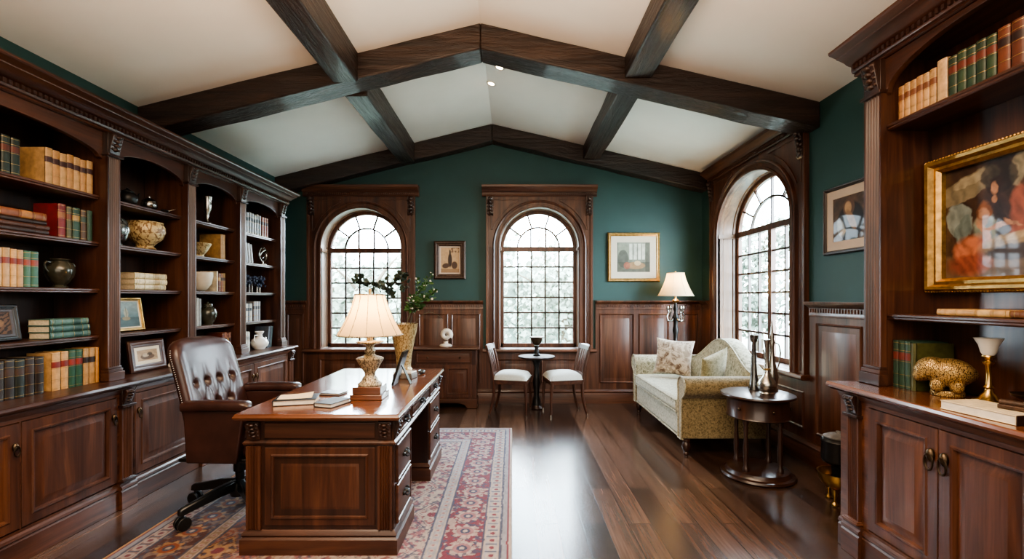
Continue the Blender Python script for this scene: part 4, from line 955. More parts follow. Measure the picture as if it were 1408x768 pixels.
# ------------------------------------------------------------------ pictures
def skin(): return np.array(lin('a87a5c'))
def img_big(U, V):
    U = U * 1.27; U = U + .07 * (fbm(U * 7, V * 6, 91) - .5) + .03 * (fbm(U * 20, V * 18, 92) - .5); V = V + .07 * (fbm(U * 7, V * 6, 93) - .5) + .03 * (fbm(U * 20, V * 18, 94) - .5)
    V2 = V; n = fbm(U * 6, V * 5, 21); n2 = fbm(U * 22, V * 16, 4); A = np.ones(U.shape + (1,)) * np.array(lin('4a3527'))
    A = mixc(A, lin('2a1d18'), np.clip(n * 1.6 - .4, 0, 1))
    A = mixc(A, lin('6f5a44'), ell(U, V, .55, .02, .8, .22) * .7)
    A = mixc(A, lin('8b8168'), ell(U, V, .20, .80, .26, .10, .45) * (.4 + .6 * n)); A = mixc(A, lin('a79b80'), ell(U, V, .23, .86, .16, .045, .35) * n)
    A = mixc(A, lin('9a9076'), ell(U, V, .62, .86, .12, .16, -.4) * (.5 + .4 * n)); A = mixc(A, lin('211815'), ell(U, V, .42, .84, .12, .16) * .8)
    A = mixc(A, lin('8a9690'), ell(U, V, .14, .52, .10, .15, .2) * .75); A = mixc(A, lin('5c6a66'), ell(U, V, .17, .45, .06, .12, -.3) * .7)
    def figure(A, cx, hz, robe, h=.42, w=.10, hair='2b1a14', arm=None):
        A = mixc(A, lin(robe), ell(U, V, cx, hz - h * .58, w, h * .55, 0, .25)); A = mixc(A, np.array(lin(robe)) * .45, ell(U, V, cx + .03, hz - h * .6, w * .35, h * .45, .1, .5) * .8)
        A = mixc(A, lin(hair), ell(U, V, cx, hz + .005, .052, .085, 0, .3)); A = mixc(A, skin(), ell(U, V, cx - .006, hz - .01, .03, .055, .1, .4))
        A = mixc(A, skin() * .8, ell(U, V, cx, hz - .10, .022, .03, 0, .4)); return A
    A = figure(A, .40, .76, '3a2722', .5, .10); A = figure(A, .63, .78, '8d4f3c', .52, .13, '4a2c1c'); A = figure(A, .84, .70, '3f4438', .5, .11)
    A = figure(A, 1.12, .60, '5a4030', .45, .12)
    A = figure(A, .32, .56, '7c8578', .36, .085, '7a4a28')
    A = mixc(A, lin('b06a4e'), ell(U, V, .22, .20, .14, .17, .1, .4)); A = mixc(A, lin('7c3d30'), ell(U, V, .20, .12, .17, .08, 0, .5) * .8)
    A = mixc(A, skin(), ell(U, V, .33, .36, .03, .15, .35, .4)); A = mixc(A, skin(), ell(U, V, .42, .42, .10, .02, .25, .5)); A = mixc(A, skin(), ell(U, V, .52, .44, .08, .017, -.4, .5))
    A = mixc(A, lin('8a7556'), ell(U, V, .55, .26, .26, .09, .05, .3)); A = mixc(A, lin('3c2c22'), ell(U, V, .56, .21, .25, .06, .05, .3)); A = mixc(A, lin('b9a27b'), ell(U, V, .55, .33, .13, .03, .1, .4) * n2)
    A = mixc(A, lin('7f4c41'), ell(U, V, .86, .20, .12, .13, -.3, .4)); A = mixc(A, lin('6f6a58'), ell(U, V, .93, .32, .10, .12, -.4, .4))
    fold = np.sin((U * 1.0 + V * .35) * 70 + 14 * fbm(U * 5, V * 5, 95)) * .16
    return A * (.62 + .7 * n2 + fold)[..., None] * .9
def img_portrait(U, V):
    n = fbm(U * 9, V * 9, 31); A = np.ones(U.shape + (1,)) * np.array(lin('3d2c22')); A = mixc(A, lin('6b5038'), n * .6)
    A = mixc(A, lin('1c1310'), ell(U, V, .52, .40, .38, .45, -.2)); A = mixc(A, lin('5c3f2c'), ell(U, V, .48, .74, .17, .20)); A = mixc(A, lin('b08a62'), ell(U, V, .46, .73, .10, .14, .1, .3))
    A = mixc(A, lin('8d6c4d'), ell(U, V, .55, .45, .09, .26, .5, .3)); A = mixc(A, lin('9fa3a0'), ell(U, V, .24, .30, .11, .22, .3, .3) * .8); A = mixc(A, lin('c8b596'), ell(U, V, .30, .20, .10, .06, .4, .3) * .7)
    return A * (.7 + .6 * n)[..., None]
def img_interior(U, V):
    n = fbm(U * 10, V * 8, 41); A = np.ones(U.shape + (1,)) * np.array(lin('6d7466')); A = mixc(A, lin('8d9484'), np.clip(V * 1.2 - .3, 0, 1))
    for c in (.42, .55, .68, .80): A = mixc(A, lin('d9dccf'), ((np.abs(U - c) < .045) & (V > .42) & (V < .95)) * .75)
    A = mixc(A, lin('4c4f42'), ((V < .34)) * .8); A = mixc(A, lin('9a7a54'), ell(U, V, .55, .22, .30, .12) * .8); A = mixc(A, lin('c9b48d'), ell(U, V, .62, .30, .10, .08) * .8)
    A = mixc(A, lin('3a3c35'), ell(U, V, .18, .45, .16, .30) * .7); A = mixc(A, lin('8d5340'), ell(U, V, .30, .22, .10, .12) * .8); A = mixc(A, lin('2f322c'), ((U > .86) | (U < .03)) * .6)
    return A * (.65 + .7 * n)[..., None]
def img_engraving(U, V):
    n = fbm(U * 14, V * 14, 51); A = np.ones(U.shape + (1,)) * np.array(lin('c9a67c')); A = mixc(A, lin('8a6442'), n * .5)
    A = mixc(A, lin('33231a'), ell(U, V, .50, .50, .11, .28, 0, .3)); A = mixc(A, lin('33231a'), ell(U, V, .50, .80, .045, .12, 0, .3)); A = mixc(A, lin('4a3222'), ell(U, V, .28, .28, .20, .10, .1, .3)); A = mixc(A, lin('4a3222'), ell(U, V, .74, .30, .16, .15, 0, .3))
    A = mixc(A, lin('5c4230'), ((V > .80) & (n > .5) & (U > .55)) * .8); A = mixc(A, lin('7b5a3c'), (V < .16) * .7)
    return A
def img_sea(U, V):
    n = fbm(U * 7, V * 9, 61); A = np.ones(U.shape + (1,)) * np.array(lin('5f7a80')); A = mixc(A, lin('93a5a3'), np.clip((V - .45) * 2, 0, 1)); A = mixc(A, lin('3f5558'), (V < .38) * .8)
    A = mixc(A, lin('8a7d5f'), ell(U, V, .48, .34, .16, .08) * .9); A = mixc(A, lin('a8a68f'), ell(U, V, .50, .56, .09, .18) * .8); A = mixc(A, lin('473f33'), (np.abs(U - .5) < .012) & (V > .35) & (V < .82)); return A * (.7 + .6 * n)[..., None]
def img_dog(U, V):
    n = fbm(U * 8, V * 8, 71); A = np.ones(U.shape + (1,)) * np.array(lin('a58d70')); A = mixc(A, lin('4f3b2c'), ell(U, V, .5, .38, .34, .26) * .9); A = mixc(A, lin('c9b69a'), ell(U, V, .42, .52, .16, .17) * .8); A = mixc(A, lin('33251c'), ell(U, V, .62, .60, .13, .14) * .8); return A * (.6 + .8 * n)[..., None]
def img_dark(U, V):
    n = fbm(U * 6, V * 6, 81); A = np.ones(U.shape + (1,)) * np.array(lin('5a4130')); s = np.sin((U - V) * 26 + n * 9) > .2; A = mixc(A, lin('18100c'), s * .9); A = mixc(A, lin('8b6a4c'), ell(U, V, .55, .5, .25, .2) * n); return A
def picture(name, F, u0, u1, v0, v1, nb, fw, ft, fm, matw, mm, fn, res, label, cat='framed picture', prof=None, world=True, e=None, mp='canvas'):
    if e is None: e = thing(name, label, cat, F((u0 + u1) / 2, v0, nb), world=True)
    pr = prof or [(0, 0), (0, ft * .55), (.12, ft * .75), (.25, ft), (.45, ft * .95), (.6, ft * .62), (.8, ft * .66), (.92, ft * .5), (1, ft * .42), (1, .004)]
    MB().rings(F, u0, u1, v0, v1, [(a * fw, nb + n) for a, n in pr], cap=False).build('frame', fm, e, smooth=40)
    MB().fbox(F, u0 + .003, u1 - .003, v0 + .003, v1 - .003, nb, nb + .004).build('backing_board', M['frame_dark'], e)
    a, b, c, d = u0 + fw * .9, u1 - fw * .9, v0 + fw * .9, v1 - fw * .9
    if matw:
        MB().rings(F, a, b, c, d, [(0, nb + .010), (matw - .003, nb + .010), (matw, nb + .007)], cap=False).build('mat_board', mm, e)
        a, b, c, d = a + matw - .002, b - matw + .002, c + matw - .002, d - matw + .002
    painted('picture', fplane(F, a, b, c, d, nb + .0065), res, int(res * (d - c) / (b - a)), fn, M[mp], e)
    return e
bp = picture('framed_painting', FR, -2.712, -1.69, 1.53, 2.29, .2815, .082, .075, M['gold'], 0, None, img_big, 340, 'large gilt-framed dark painting of robed figures in the right shelf unit')
mb = MB()
for k in range(58):
    u = -2.70 + 1.0 * k / 57
    for v in (1.541, 2.279): mb.ball(FR(u, v, .2815 + .055), (.006, .009, .009), 6, 4)
for k in range(43):
    v = 1.545 + .73 * k / 42
    for u in (-2.701, -1.701): mb.ball(FR(u, v, .2815 + .055), (.009, .006, .009), 6, 4)
mb.build('beaded_edge', M['gold'], bp)
picture('framed_portrait', FR, -4.06, -3.47, 1.87, 2.44, .004, .034, .03, M['frame_dark'], .075, M['mat_pink'], img_portrait, 130, 'dark-framed sepia portrait print above the right wall wainscot', mp='print')
picture('framed_print', FB, 1.375, 2.125, 1.74, 2.445, .004, .05, .035, M['gold'], .095, M['mat'], img_interior, 130, 'gold-framed print of a pale room with wide cream mat on green wall', mp='print')
picture('framed_print', FB, -1.12, -.665, 1.775, 2.325, .004, .075, .045, M['frame_bronze'], .028, M['mat_pink'], img_engraving, 100, 'small brown engraving in a broad carved frame between the gable windows', mp='print')
# framed pictures leaning on the left shelves
def shelf_frame(label, y, z, w, h, fw, fm, mw, mm, fn, tilt=9, xf=-3.06, turn=0):
    e = thing('framed_picture', label, 'framed picture', (xf, y, z + .003), rot=Matrix.Rotation(math.radians(90 + turn), 4, 'Z') @ Matrix.Rotation(math.radians(-tilt), 4, 'X'))
    picture('', Frame((0, 0, 0), (1, 0, 0)), -w / 2, w / 2, 0, h, 0, fw, .022, fm, mw, mm, fn, 70, '', e=e, mp='print'); return e
shelf_frame('black framed dark abstract picture at open end of fourth shelf, widest bay', 2.76, 1.235, .27, .225, .03, M['black'], .02, M['frame_dark'], img_dark)
shelf_frame('gold-framed blue seascape leaning on the fourth shelf of second bay', 3.71, 1.235, .31, .27, .026, M['gold'], .012, M['mat'], img_sea)
shelf_frame('brown wide-framed photograph standing on the worktop behind the leather chair', 3.87, CZ, .38, .255, .06, wood('x'), .03, M['mat'], img_dog, 8, -3.02)

# ------------------------------------------------------------------ books
BC = {}
def bmat(h):
    if h not in BC: BC[h] = plain('book_cloth_' + h, lin(h), .45, 0, .28, 26, .12)
    return BC[h]
GILT = plain('gilt_tooling', (.38, .25, .09), .35, .7, .3, 60, .1)
def book(label, loc, rz, t, h, d, c, lab=None, gilt=True, flat=False, lean=0, page='page', group=None, mb_only=None):
    e = thing('book', label, 'book', loc, group=group, rot=Matrix.Rotation(rz, 4, 'Z') @ Matrix.Rotation(lean, 4, 'Y'))
    T = (lambda p: (p[2], p[1], p[0])) if flat else (lambda p: p)
    def spine(mb, off, z0, z1):
        o = [(-off * .6, .010)] + [(t * .5 - (t * .5 + off * .6) * math.cos(PI * k / 8), .006 - (.008 + off) * math.sin(PI * k / 8)) for k in range(9)] + [(t + off * .6, .010)]
        mb.loft([[T((x, y, z)) for x, y in o] for z in (z0, z1)])
    mb = MB()
    def bx(m, a): m.hexa([T(p) for p in ((a[0], a[2], a[4]), (a[1], a[2], a[4]), (a[1], a[3], a[4]), (a[0], a[3], a[4]), (a[0], a[2], a[5]), (a[1], a[2], a[5]), (a[1], a[3], a[5]), (a[0], a[3], a[5]))])
    bx(mb, (0, .0035, .006, d, 0, h)); bx(mb, (t - .0035, t, .006, d, 0, h)); spine(mb, 0, 0, h)
    for f in (.12, .3, .55, .78, .92): spine(mb, .0012, h * f, h * f + .004)
    nf0 = len(mb.F)
    if gilt:
        for f in (.05, .285, .57, .80, .95): spine(mb, .0009, h * f, h * f + .0025)
    cv = mb.build('cover', [bmat(c), GILT], e, smooth=40)
    for p in cv.data.polygons[nf0:]: p.material_index = 1
    mb = MB(); bx(mb, (.004, t - .004, .011, d - .005, .004, h - .004)); mb.build('pages', M[page], e)
    if lab:
        mb = MB(); spine(mb, .0006, h * .60, h * .76); mb.build('spine_label', bmat(lab), e, smooth=40)
    return e
ORD = 'first second third fourth fifth sixth seventh eighth ninth tenth'.split(); NUM = 'zero one two three four five six seven eight nine ten'.split()
def row(side, x, z, specs, place, group, depth=.17):
    """upright books; spec = (y, t, h, colour, label colour, description, depth, lean)"""
    tot = {}
    for s in specs: tot[s[5]] = tot.get(s[5], 0) + 1
    seen = {}
    for s in specs:
        y, t, h, c, lb, desc = s[:6]; d = s[6] if len(s) > 6 and s[6] else depth; ln = s[7] if len(s) > 7 else 0
        seen[desc] = seen.get(desc, 0) + 1
        L = f'{desc} on {place}' if tot[desc] == 1 else f'{desc}, {ORD[seen[desc] - 1]} of {NUM[tot[desc]]} from left, {place}'
        book(L, (x, y, z + .0012), PI / 2 if side == 'L' else -PI / 2, t, h, d, c, lb, lb is not None or 'plain' not in desc, lean=ln, group=group, page='page')
X0 = -2.995
TAN, DK1, DKL = 'b08a5c', '241c18', '3a1a14'
G1 = 'books on the shelves of the widest left bay'
row('L', X0, 2.24, [(2.60, .055, .225, '4a2618', '1c2a22', 'brown leather book'), (2.665, .058, .23, '4a2618', '1c2a22', 'brown leather book'), (2.733, .05, .225, '1f2a22', '5a2a1a', 'dark green gilt book'), (2.787, .05, .225, '1f2a22', '5a2a1a', 'dark green gilt book')]
    + [(2.992 + .0485 * k, .0475, .232 - .004 * (k % 3), 'a87c4c' if k % 2 else TAN, DKL, 'tan book with dark label') for k in range(7)], 'top shelf of widest bay', G1)
row('L', X0, 1.905, [(3.077, .052, .223, '6e1f22', '8a5a34', 'deep red book'), (3.135, .038, .215, '4c4a30', '6a3a24', 'olive book'), (3.178, .055, .215, '23402f', '9a7a44', 'green gilt book'), (3.238, .045, .212, '4a3424', '2a3a2c', 'brown-green book'), (3.287, .04, .215, '2b4230', None, 'plain slim green book')], 'second shelf of widest bay', G1)
row('L', X0, 1.57, [(2.60, .045, .225, TAN, '7a2f22', 'tan book with red label'), (2.65, .045, .228, TAN, '7a2f22', 'tan book with red label'), (2.70, .036, .227, 'c79a60', '7a2f22', 'tan book with red label'), (2.739, .042, .23, TAN, '7a2f22', 'tan book with red label'), (2.784, .034, .226, 'c79a60', '7a2f22', 'tan book with red label'), (2.821, .036, .224, TAN, '7a2f22', 'tan book with red label'), (2.860, .041, .222, '35604a', '8a3a2a', 'green book with red label'), (2.904, .044, .222, '2f5a46', '8a3a2a', 'green book with red label')], 'third shelf, widest bay', G1)
row('L', -2.965, CZ, [(2.55 + .058 * k, .054, .232 + .006 * (k % 2), ['241c18', '1d2420', '2c201a'][k % 3], '3f2a1c', 'black gilt-banded volume') for k in range(7)]
    + [(3.005, .056, .245, 'c49a66', '7a2a20', 'tan book with red label'), (3.066, .05, .248, 'c49a66', '7a2a20', 'tan book with red label'), (3.121, .046, .25, '2c5442', '8a2f26', 'green book with red label'), (3.171, .048, .25, '2c5442', '8a2f26', 'green book with red label'), (3.224, .042, .25, TAN, '2a1a14', 'tan book with dark label'), (3.270, .046, .25, TAN, '2a1a14', 'tan book with dark label'), (3.320, .026, .25, 'b9854a', None, 'plain slim tan book')], 'worktop in widest bay', G1)
def stack(x, z, y, specs, place, group):
    for k, (L, D, t, c, lb, desc, dy) in enumerate(specs):
        book(f'{desc} {place}', (x, y + dy, z + .0012), PI / 2, t, L, D, c, lb, lb is not None, flat=True, group=group); z += t + .0008
stack(-2.985, 1.905, 2.60, [(.40, .19, .03, '33201a', None, 'dark brown book at bottom of the lying stack,', 0), (.40, .18, .028, '4a2e22', None, 'brown book second from bottom of the lying stack,', .005), (.385, .18, .026, '2c1c16', None, 'thin dark book under the tooled one in lying stack,', 0), (.38, .17, .048, '7a4a30', 'a3703f', 'tooled tan-brown book topmost of the lying stack,', .005)], 'second shelf of widest bay', G1)
stack(-2.975, 1.235, 3.0, [(.285, .145, .042, '3c5a52', '28453d', 'blue-green book at bottom of three lying', 0), (.28, .15, .043, '35544e', '28453d', 'blue-green book in middle of three lying', .0), (.27, .15, .042, '46645a', '28453d', 'blue-green book topmost of three lying', 0)], 'on fourth shelf, widest bay', G1)
stack(-2.99, 1.57, 3.69, [(.33, .15, .042, 'c2b490', 'a08a60', 'cream book at bottom of three lying', 0), (.345, .16, .044, 'cdbf9a', 'a08a60', 'cream book in middle of three lying', 0), (.34, .15, .048, 'c8b98f', 'a08a60', 'cream book topmost of three lying', 0)], 'on third shelf, second bay', 'books in the second left bay')
G3, G4 = 'books in the third left bay', 'books in the last left bay'
row('L', X0, 1.905, [(4.79, .035, .255, 'a98655', None, 'plain large buff book', .22), (4.83, .035, .255, 'b8986a', None, 'plain large buff book', .22)], 'second shelf, third bay', G3)
row('L', X0, 1.57, [(4.725, .018, .205, 'd2c6ae', None, 'plain thin white book'), (4.755, .036, .185, '5a2e20', 'a07a44', 'brown book'), (4.795, .034, .188, '7a4a2c', '3a2418', 'rust book'), (4.833, .036, .19, '8a6a3c', '4a2e1c', 'olive-tan book')], 'third shelf of third bay', G3)
row('L', X0, 1.235, [(4.385, .034, .275, '8f8f88', None, 'plain tall grey book'), (4.423, .03, .27, 'a7a79e', None, 'plain tall grey book'), (4.457, .034, .262, '7a7c78', None, 'plain tall grey book')], 'fourth shelf, third bay', G3)
row('L', -2.985, CZ, [(4.80, .036, .24, '5a2a20', '9a7a4a', 'reddish brown book'), (4.84, .034, .245, '8a5a44', '3a1a14', 'reddish brown book'), (4.878, .036, .235, '6a3a2c', '9a7a4a', 'reddish brown book'), (4.918, .034, .24, '7a4a38', '3a1a14', 'reddish brown book')], 'worktop in third bay', G3)
row('L', X0, 2.24, [(5.15 + .052 * k, .047, .245 - .006 * (k % 3), ['7a8288', '6a7278', '8a9094'][k % 3], '2a3036', 'silver-grey book') for k in range(8)] + [(5.575 + .052 * k, .047, .235, '7a3e2e', '3a1a14', 'russet book') for k in range(3)], 'top shelf of last bay', G4)
row('L', X0, 1.905, [(5.20 + .05 * k, .046, .225 - .004 * k, ['8a8a88', '74767a', '9a9a96'][k % 3], None, 'plain grey leaning book', .17, -.16) for k in range(4)], 'second shelf, last bay', G4)
row('L', X0, 1.235, [(5.16 + .042 * k, .037, .205, ['b8b6ae', '8a8a88', 'c6c2b6', '6a6c70'][k % 4], '3a3c40', 'pale grey small book') for k in range(5)] + [(5.40 + .05 * k, .046, .23, ['77767a', '8d8a8a', '6a686c'][k], '3a3638', 'taller dusk-grey book') for k in range(3)], 'fourth shelf, last bay', G4)
row('L', -2.985, CZ, [(5.20, .05, .225, 'c8c4b8', '8a8a84', 'white book'), (5.255, .05, .22, 'b8b8b0', '8a8a84', 'white book'), (5.675, .032, .26, '4a5058', None, 'plain dark leaning book', .17, .17), (5.712, .032, .265, '2c3038', None, 'plain dark leaning book', .17, .17), (5.749, .032, .26, '3a4a4a', None, 'plain dark leaning book', .17, .17)], 'worktop in last bay', G4)
GR = 'books in the right-hand shelf unit'
XR1 = 2.245
row('R', XR1, 2.515, [(2.708 - .0405 * k, .0385, .205 + .003 * (k % 2), ['b5875a', 'c79c6c', 'bb9162'][k % 3], '7a4a30', 'tan book') for k in range(6)] + [(2.462, .058, .232, 'c9a377', None, 'plain broad buff book')]
    + [(2.398 - .048 * k, .0455, .218 + .004 * (k % 2), ['2a3a2a', '33452f', '2c4030'][k % 3], '6a2f22', 'green book with red label') for k in range(5)]
    + [(2.156 - .06 * k, .056, .225, ['6a3824', '5a2e1e'][k % 2], '2a1410', 'brown gilt book') for k in range(5)], 'top shelf of painting unit', GR, .165)
row('R', 2.225, HZ, [(2.722, .036, .27, '2c4034', '6a2f26', 'green book with red label'), (2.683, .038, .268, '2f463a', '6a2f26', 'green book with red label'), (2.642, .036, .268, '31483c', '6a2f26', 'green book with red label'), (2.602, .032, .262, '4a4a26', None, 'plain olive book')], 'counter by golden animal', GR, .215)
def lie(label, x, y, z, L, D, t, c, lb, page='page', rz=-PI / 2):
    book(label, (x, y, z + .0012), rz, t, L, D, c, lb, lb is not None, flat=True, group=GR, page=page)
lie('tan book lying flat on the ledge below the gilt painting', 2.255, 2.47, 1.41, .36, .16, .034, 'b08a58', 'c9a46a')
lie('brown book lying flat on the ledge, beyond the tan one', 2.25, 2.10, 1.41, .30, .16, .034, '6a4428', '9a7a4a')
e = thing('book', 'thick cream-edged dark book lying on the counter before the candlestick', 'book', (2.105, 2.03, HZ + .0012), math.radians(-84), GR)
MB().box(-.15, .15, -.095, .095, 0, .004).box(-.15, .15, -.095, .095, .036, .040).box(.145, .15, -.095, .095, .004, .036).build('cover', bmat('d8c7a6'), e, .0015)
MB().box(-.147, .144, -.092, .092, .0042, .0358).build('pages', M['whitepage'], e)
MB().box(.1502, .154, -.096, .096, 0, .041).build('spine', bmat('241410'), e, .001)

# ------------------------------------------------------------------ ornaments on the left shelves
def orn(name, label, cat, x, y, z, prof, m, part='body', group=None, seg=28):
    e = thing(name, label, cat, (x, y, z + .0012), group=group); MB().lathe(prof, seg=seg).build(part, m, e, smooth=45); return e
def sc(p, r, h): return [(a * r, b * h) for a, b in p]
URN = [(0, 0), (.5, 0), (.52, .05), (.4, .10), (.62, .2), (.92, .42), (1, .6), (.9, .76), (.66, .88), (.62, .92), (.74, .98), (.72, 1), (.58, .96), (0, .9)]
e = orn('two_handled_urn', 'dark glazed two-handled urn on third shelf of widest bay', 'urn', -3.07, 3.16, 1.57, sc(URN, .082, .195), M['urn'])
for s in (-1, 1): MB().tube([(0, s * q, z) for q, z in ((.072, .10), (.098, .125), (.106, .155), (.092, .172), (.06, .168))], .0075, 8).build('handle', M['urn'], e)
e = orn('teapot', 'dark bronze teapot on top shelf of second bay', 'teapot', -3.09, 3.74, 2.24, sc([(0, 0), (.55, 0), (.85, .15), (1, .38), (.9, .6), (.6, .74), (.62, .78), (.3, .86), (.12, .92), (.16, .96), (0, 1)], .07, .15), M['blackmetal'])
MB().tube([(0, .06, .06), (0, .10, .09), (0, .12, .125)], [.014, .010, .007], 8).build('spout', M['blackmetal'], e); MB().tube([(0, -.06, .11), (0, -.105, .11), (0, -.11, .06), (0, -.065, .04)], .006, 8).build('handle', M['blackmetal'], e)
e = orn('sugar_bowl', 'small dark metal lidded bowl beside the bronze teapot', 'bowl', -3.07, 3.94, 2.24, sc([(0, 0), (.5, 0), (.9, .2), (1, .45), (.85, .62), (.9, .66), (.5, .82), (.14, .9), (.14, 1), (0, 1)], .06, .12), M['pewter'])
e = thing('ladle', 'dark metal ladle lying beside the lidded bowl, second bay', 'ladle', (-3.03, 4.06, 2.2415)); MB().ball((0, 0, .018), (.03, .035, .018), 12, 6).build('cup', M['blackmetal'], e); MB().tube([(0, .03, .02), (.01, .07, .04), (.02, .105, .055)], .004, 6).build('handle', M['silver'], e)
orn('silver_jar', 'round silver jar half hidden by the first pilaster', 'jar', -3.06, 3.59, 1.905, sc([(0, 0), (.45, 0), (.5, .06), (.4, .1), (.75, .2), (1, .5), (.85, .78), (.45, .94), (.4, .97), (0, 1)], .092, .235), M['pewter'])
orn('footed_bowl', 'large gold and cream patterned footed bowl in the second bay', 'bowl', -3.10, 3.93, 1.905, sc([(0, 0), (.52, 0), (.55, .05), (.42, .14), (.5, .22), (.86, .42), (1, .66), (.97, .84), (.86, .95), (.9, 1), (.84, 1), (.8, .92), (0, .5)], .145, .235), M['carvedbowl'], 'bowl')
orn('figurine', 'small white figurine behind the leather chair back', 'figurine', -3.0, 4.115, CZ, [(0, 0), (.035, 0), (.036, .015), (.02, .04), (.03, .09), (.024, .13), (.012, .145), (.022, .17), (.022, .19), (0, .215)], M['white'])
e = orn('trophy_cup', 'tall silver trophy cup on top shelf of third bay', 'cup', -3.05, 4.66, 2.24, sc([(0, 0), (.8, 0), (.8, .05), (.3, .12), (.25, .25), (.35, .32), (.3, .36), (.75, .5), (.85, .75), (.8, .88), (1, 1), (.9, 1), (0, .7)], .042, .275), M['silver'])
orn('flared_bowl', 'small tan flared bowl on second shelf of third bay', 'bowl', -3.05, 4.52, 1.905, sc([(0, 0), (.45, 0), (.42, .12), (.7, .45), (1, .95), (.97, 1), (.65, .55), (0, .25)], .115, .13), M['crackle'], 'bowl')
orn('round_bowl', 'large plain cream bowl on third shelf of third bay', 'bowl', -3.09, 4.56, 1.57, sc([(0, 0), (.4, 0), (.62, .1), (.9, .4), (1, .8), (.98, 1), (.94, 1), (.92, .8), (0, .25)], .14, .185), M['cream'], 'bowl')
e = orn('ginger_jar', 'dark lidded ginger jar on fourth shelf of third bay', 'jar', -3.06, 4.68, 1.235, sc([(0, 0), (.5, 0), (.55, .05), (.85, .25), (1, .5), (.85, .7), (.5, .8), (.5, .86), (0, .86)], .085, .225), M['urn']); MB().lathe(sc([(0, .862), (.58, .862), (.5, .93), (.12, .96), (.15, 1), (0, 1.02)], .085, .225)).build('lid', M['urn'], e)
e = thing('ring_sculpture', 'silver looped ring sculpture on second shelf of last bay', 'sculpture', (-3.05, 5.70, 1.9062)); MB().lathe([(0, 0), (.045, 0), (.045, .012), (.012, .02), (.012, .04), (0, .04)]).build('base', M['silver'], e)
MB().tube([(.0, .085 * math.cos(a), .13 + .085 * math.sin(a)) for a in [-PI / 2 + 2 * PI * k / 24 for k in range(25)]], .010, 8).tube([(.03 * math.sin(a), .055 * math.cos(a), .13 + .055 * math.sin(a)) for a in [2 * PI * k / 20 for k in range(21)]], .008, 8).build('rings', M['silver'], e)
for k, (y, w) in enumerate(((5.28, 'left'), (5.45, 'middle'), (5.62, 'right'))):
    rn = random.Random(k); e = thing('beaded_cluster', f'dark blue beaded cluster ornament on slim feet, {["by the partition", "middle of three", "beside the end panel"][k]}, last bay', 'ornament', (-3.06, y, 1.5712), group='dark blue beaded ornaments')
    mb = MB()
    for q in range(34): mb.ball((rn.uniform(-.05, .05), rn.uniform(-.07, .07), .12 + rn.uniform(-.05, .07)), rn.uniform(.014, .022), 7, 5)
    mb.build('beads', M['bluebead'], e); mb = MB()
    for q in (-.03, .03): mb.tube([(0, q, .10), (0, q, .0)], [.008, .012], 8)
    mb.build('feet', M['pewter'], e)
e = orn('white_pitcher', 'white round pitcher with narrow neck on worktop, last bay', 'pitcher', -2.99, 5.51, CZ, sc([(0, 0), (.55, 0), (.6, .05), (.9, .2), (1, .36), (.8, .55), (.35, .68), (.3, .82), (.5, .97), (.46, 1), (.25, .9), (0, .8)], .10, .21), M['white'])
MB().tube([(0, .075, .08), (0, .12, .10), (0, .145, .125)], [.022, .014, .010], 8).build('spout', M['white'], e); MB().tube([(0, -.035, .165), (0, -.10, .17), (0, -.115, .11), (0, -.085, .08)], .007, 8).build('handle', M['white'], e)

# ------------------------------------------------------------------ ornaments on the right counter
e = thing('candlestick', 'brass candlestick holding a white flared cup on the right counter', 'candlestick', (2.33, 2.275, HZ + .0012))
MB().lathe([(0, 0), (.064, 0), (.066, .008), (.056, .016), (.04, .024), (.03, .04), (.018, .052), (.014, .07), (.02, .078), (.012, .088), (.010, .15), (.013, .185), (.022, .195), (.022, .203), (.012, .21), (.016, .222), (.026, .228), (.024, .234), (0, .234)], seg=28).build('stem', M['brass'], e, smooth=45)
MB().lathe([(0, .235), (.022, .235), (.03, .25), (.038, .285), (.052, .312), (.056, .318), (.05, .318), (.036, .29), (0, .25)], seg=28).build('cup', M['white'], e, smooth=45)
e = thing('animal_figure', 'squat golden carved animal figure on the right counter', 'figurine', (2.285, 2.46, HZ + .0012), math.radians(-43))
mb = MB(); mb.ball((.022, 0, .122), (.100, .074, .076), 24, 16); mb.ball((-.045, 0, .138), (.074, .066, .062), 20, 14); mb.ball((-.080, 0, .120), (.048, .056, .052), 18, 12); mb.ball((-.100, 0, .098), (.030, .042, .036), 14, 10)
for sx in (-.038, .038):
    for sy in (-.035, .035): mb.ball((sx + .01, sy, .055), (.032, .03, .04), 12, 8)
for sy in (-1, 1): mb.ball((-.05, sy * .042, .182), (.018, .012, .014), 10, 6)
mb.ball((.115, 0, .12), (.016, .014, .03), 10, 6)
o = mb.build('carved_body', M['carvedgold'], e, smooth=80); rm = o.modifiers.new('blend', 'REMESH'); rm.mode = 'VOXEL'; rm.voxel_size = .005; rm.use_smooth_shade = True
sm = o.modifiers.new('smooth', 'SMOOTH'); sm.iterations = 8
mb = MB().loft([[(.012 + .066 * math.cos(a) * k, .050 * math.sin(a) * k, z) for a in [2 * PI * q / 24 for q in range(24)]] for k, z in ((1, 0), (1.04, .004), (1.04, .022), (1, .028))]); mb.build('plinth', M['carvedgold'], e)
mb = MB()
for sy in (-1, 1): mb.ball((-.075, sy * .050, .135), .006, 8, 5)
mb.build('eyes', M['blackmetal'], e)
e = thing('bronze_dish', 'dark bronze footed dish at the cropped end of the counter', 'dish', (2.32, 2.06, HZ + .0012))
MB().lathe([(0, 0), (.05, 0), (.052, .012), (.02, .025), (.016, .04), (.05, .055), (.078, .075), (.082, .085), (.075, .082), (0, .05)], seg=24).build('dish', M['darkbrass'], e, smooth=45)
e = thing('carved_box', 'small dark carved scroll box lying on the cream-edged book', 'box', (2.13, 1.96, HZ + .043), math.radians(-70))
MB().box(-.055, .055, -.028, .028, 0, .018).build('box_body', M['frame_bronze'], e, .004)
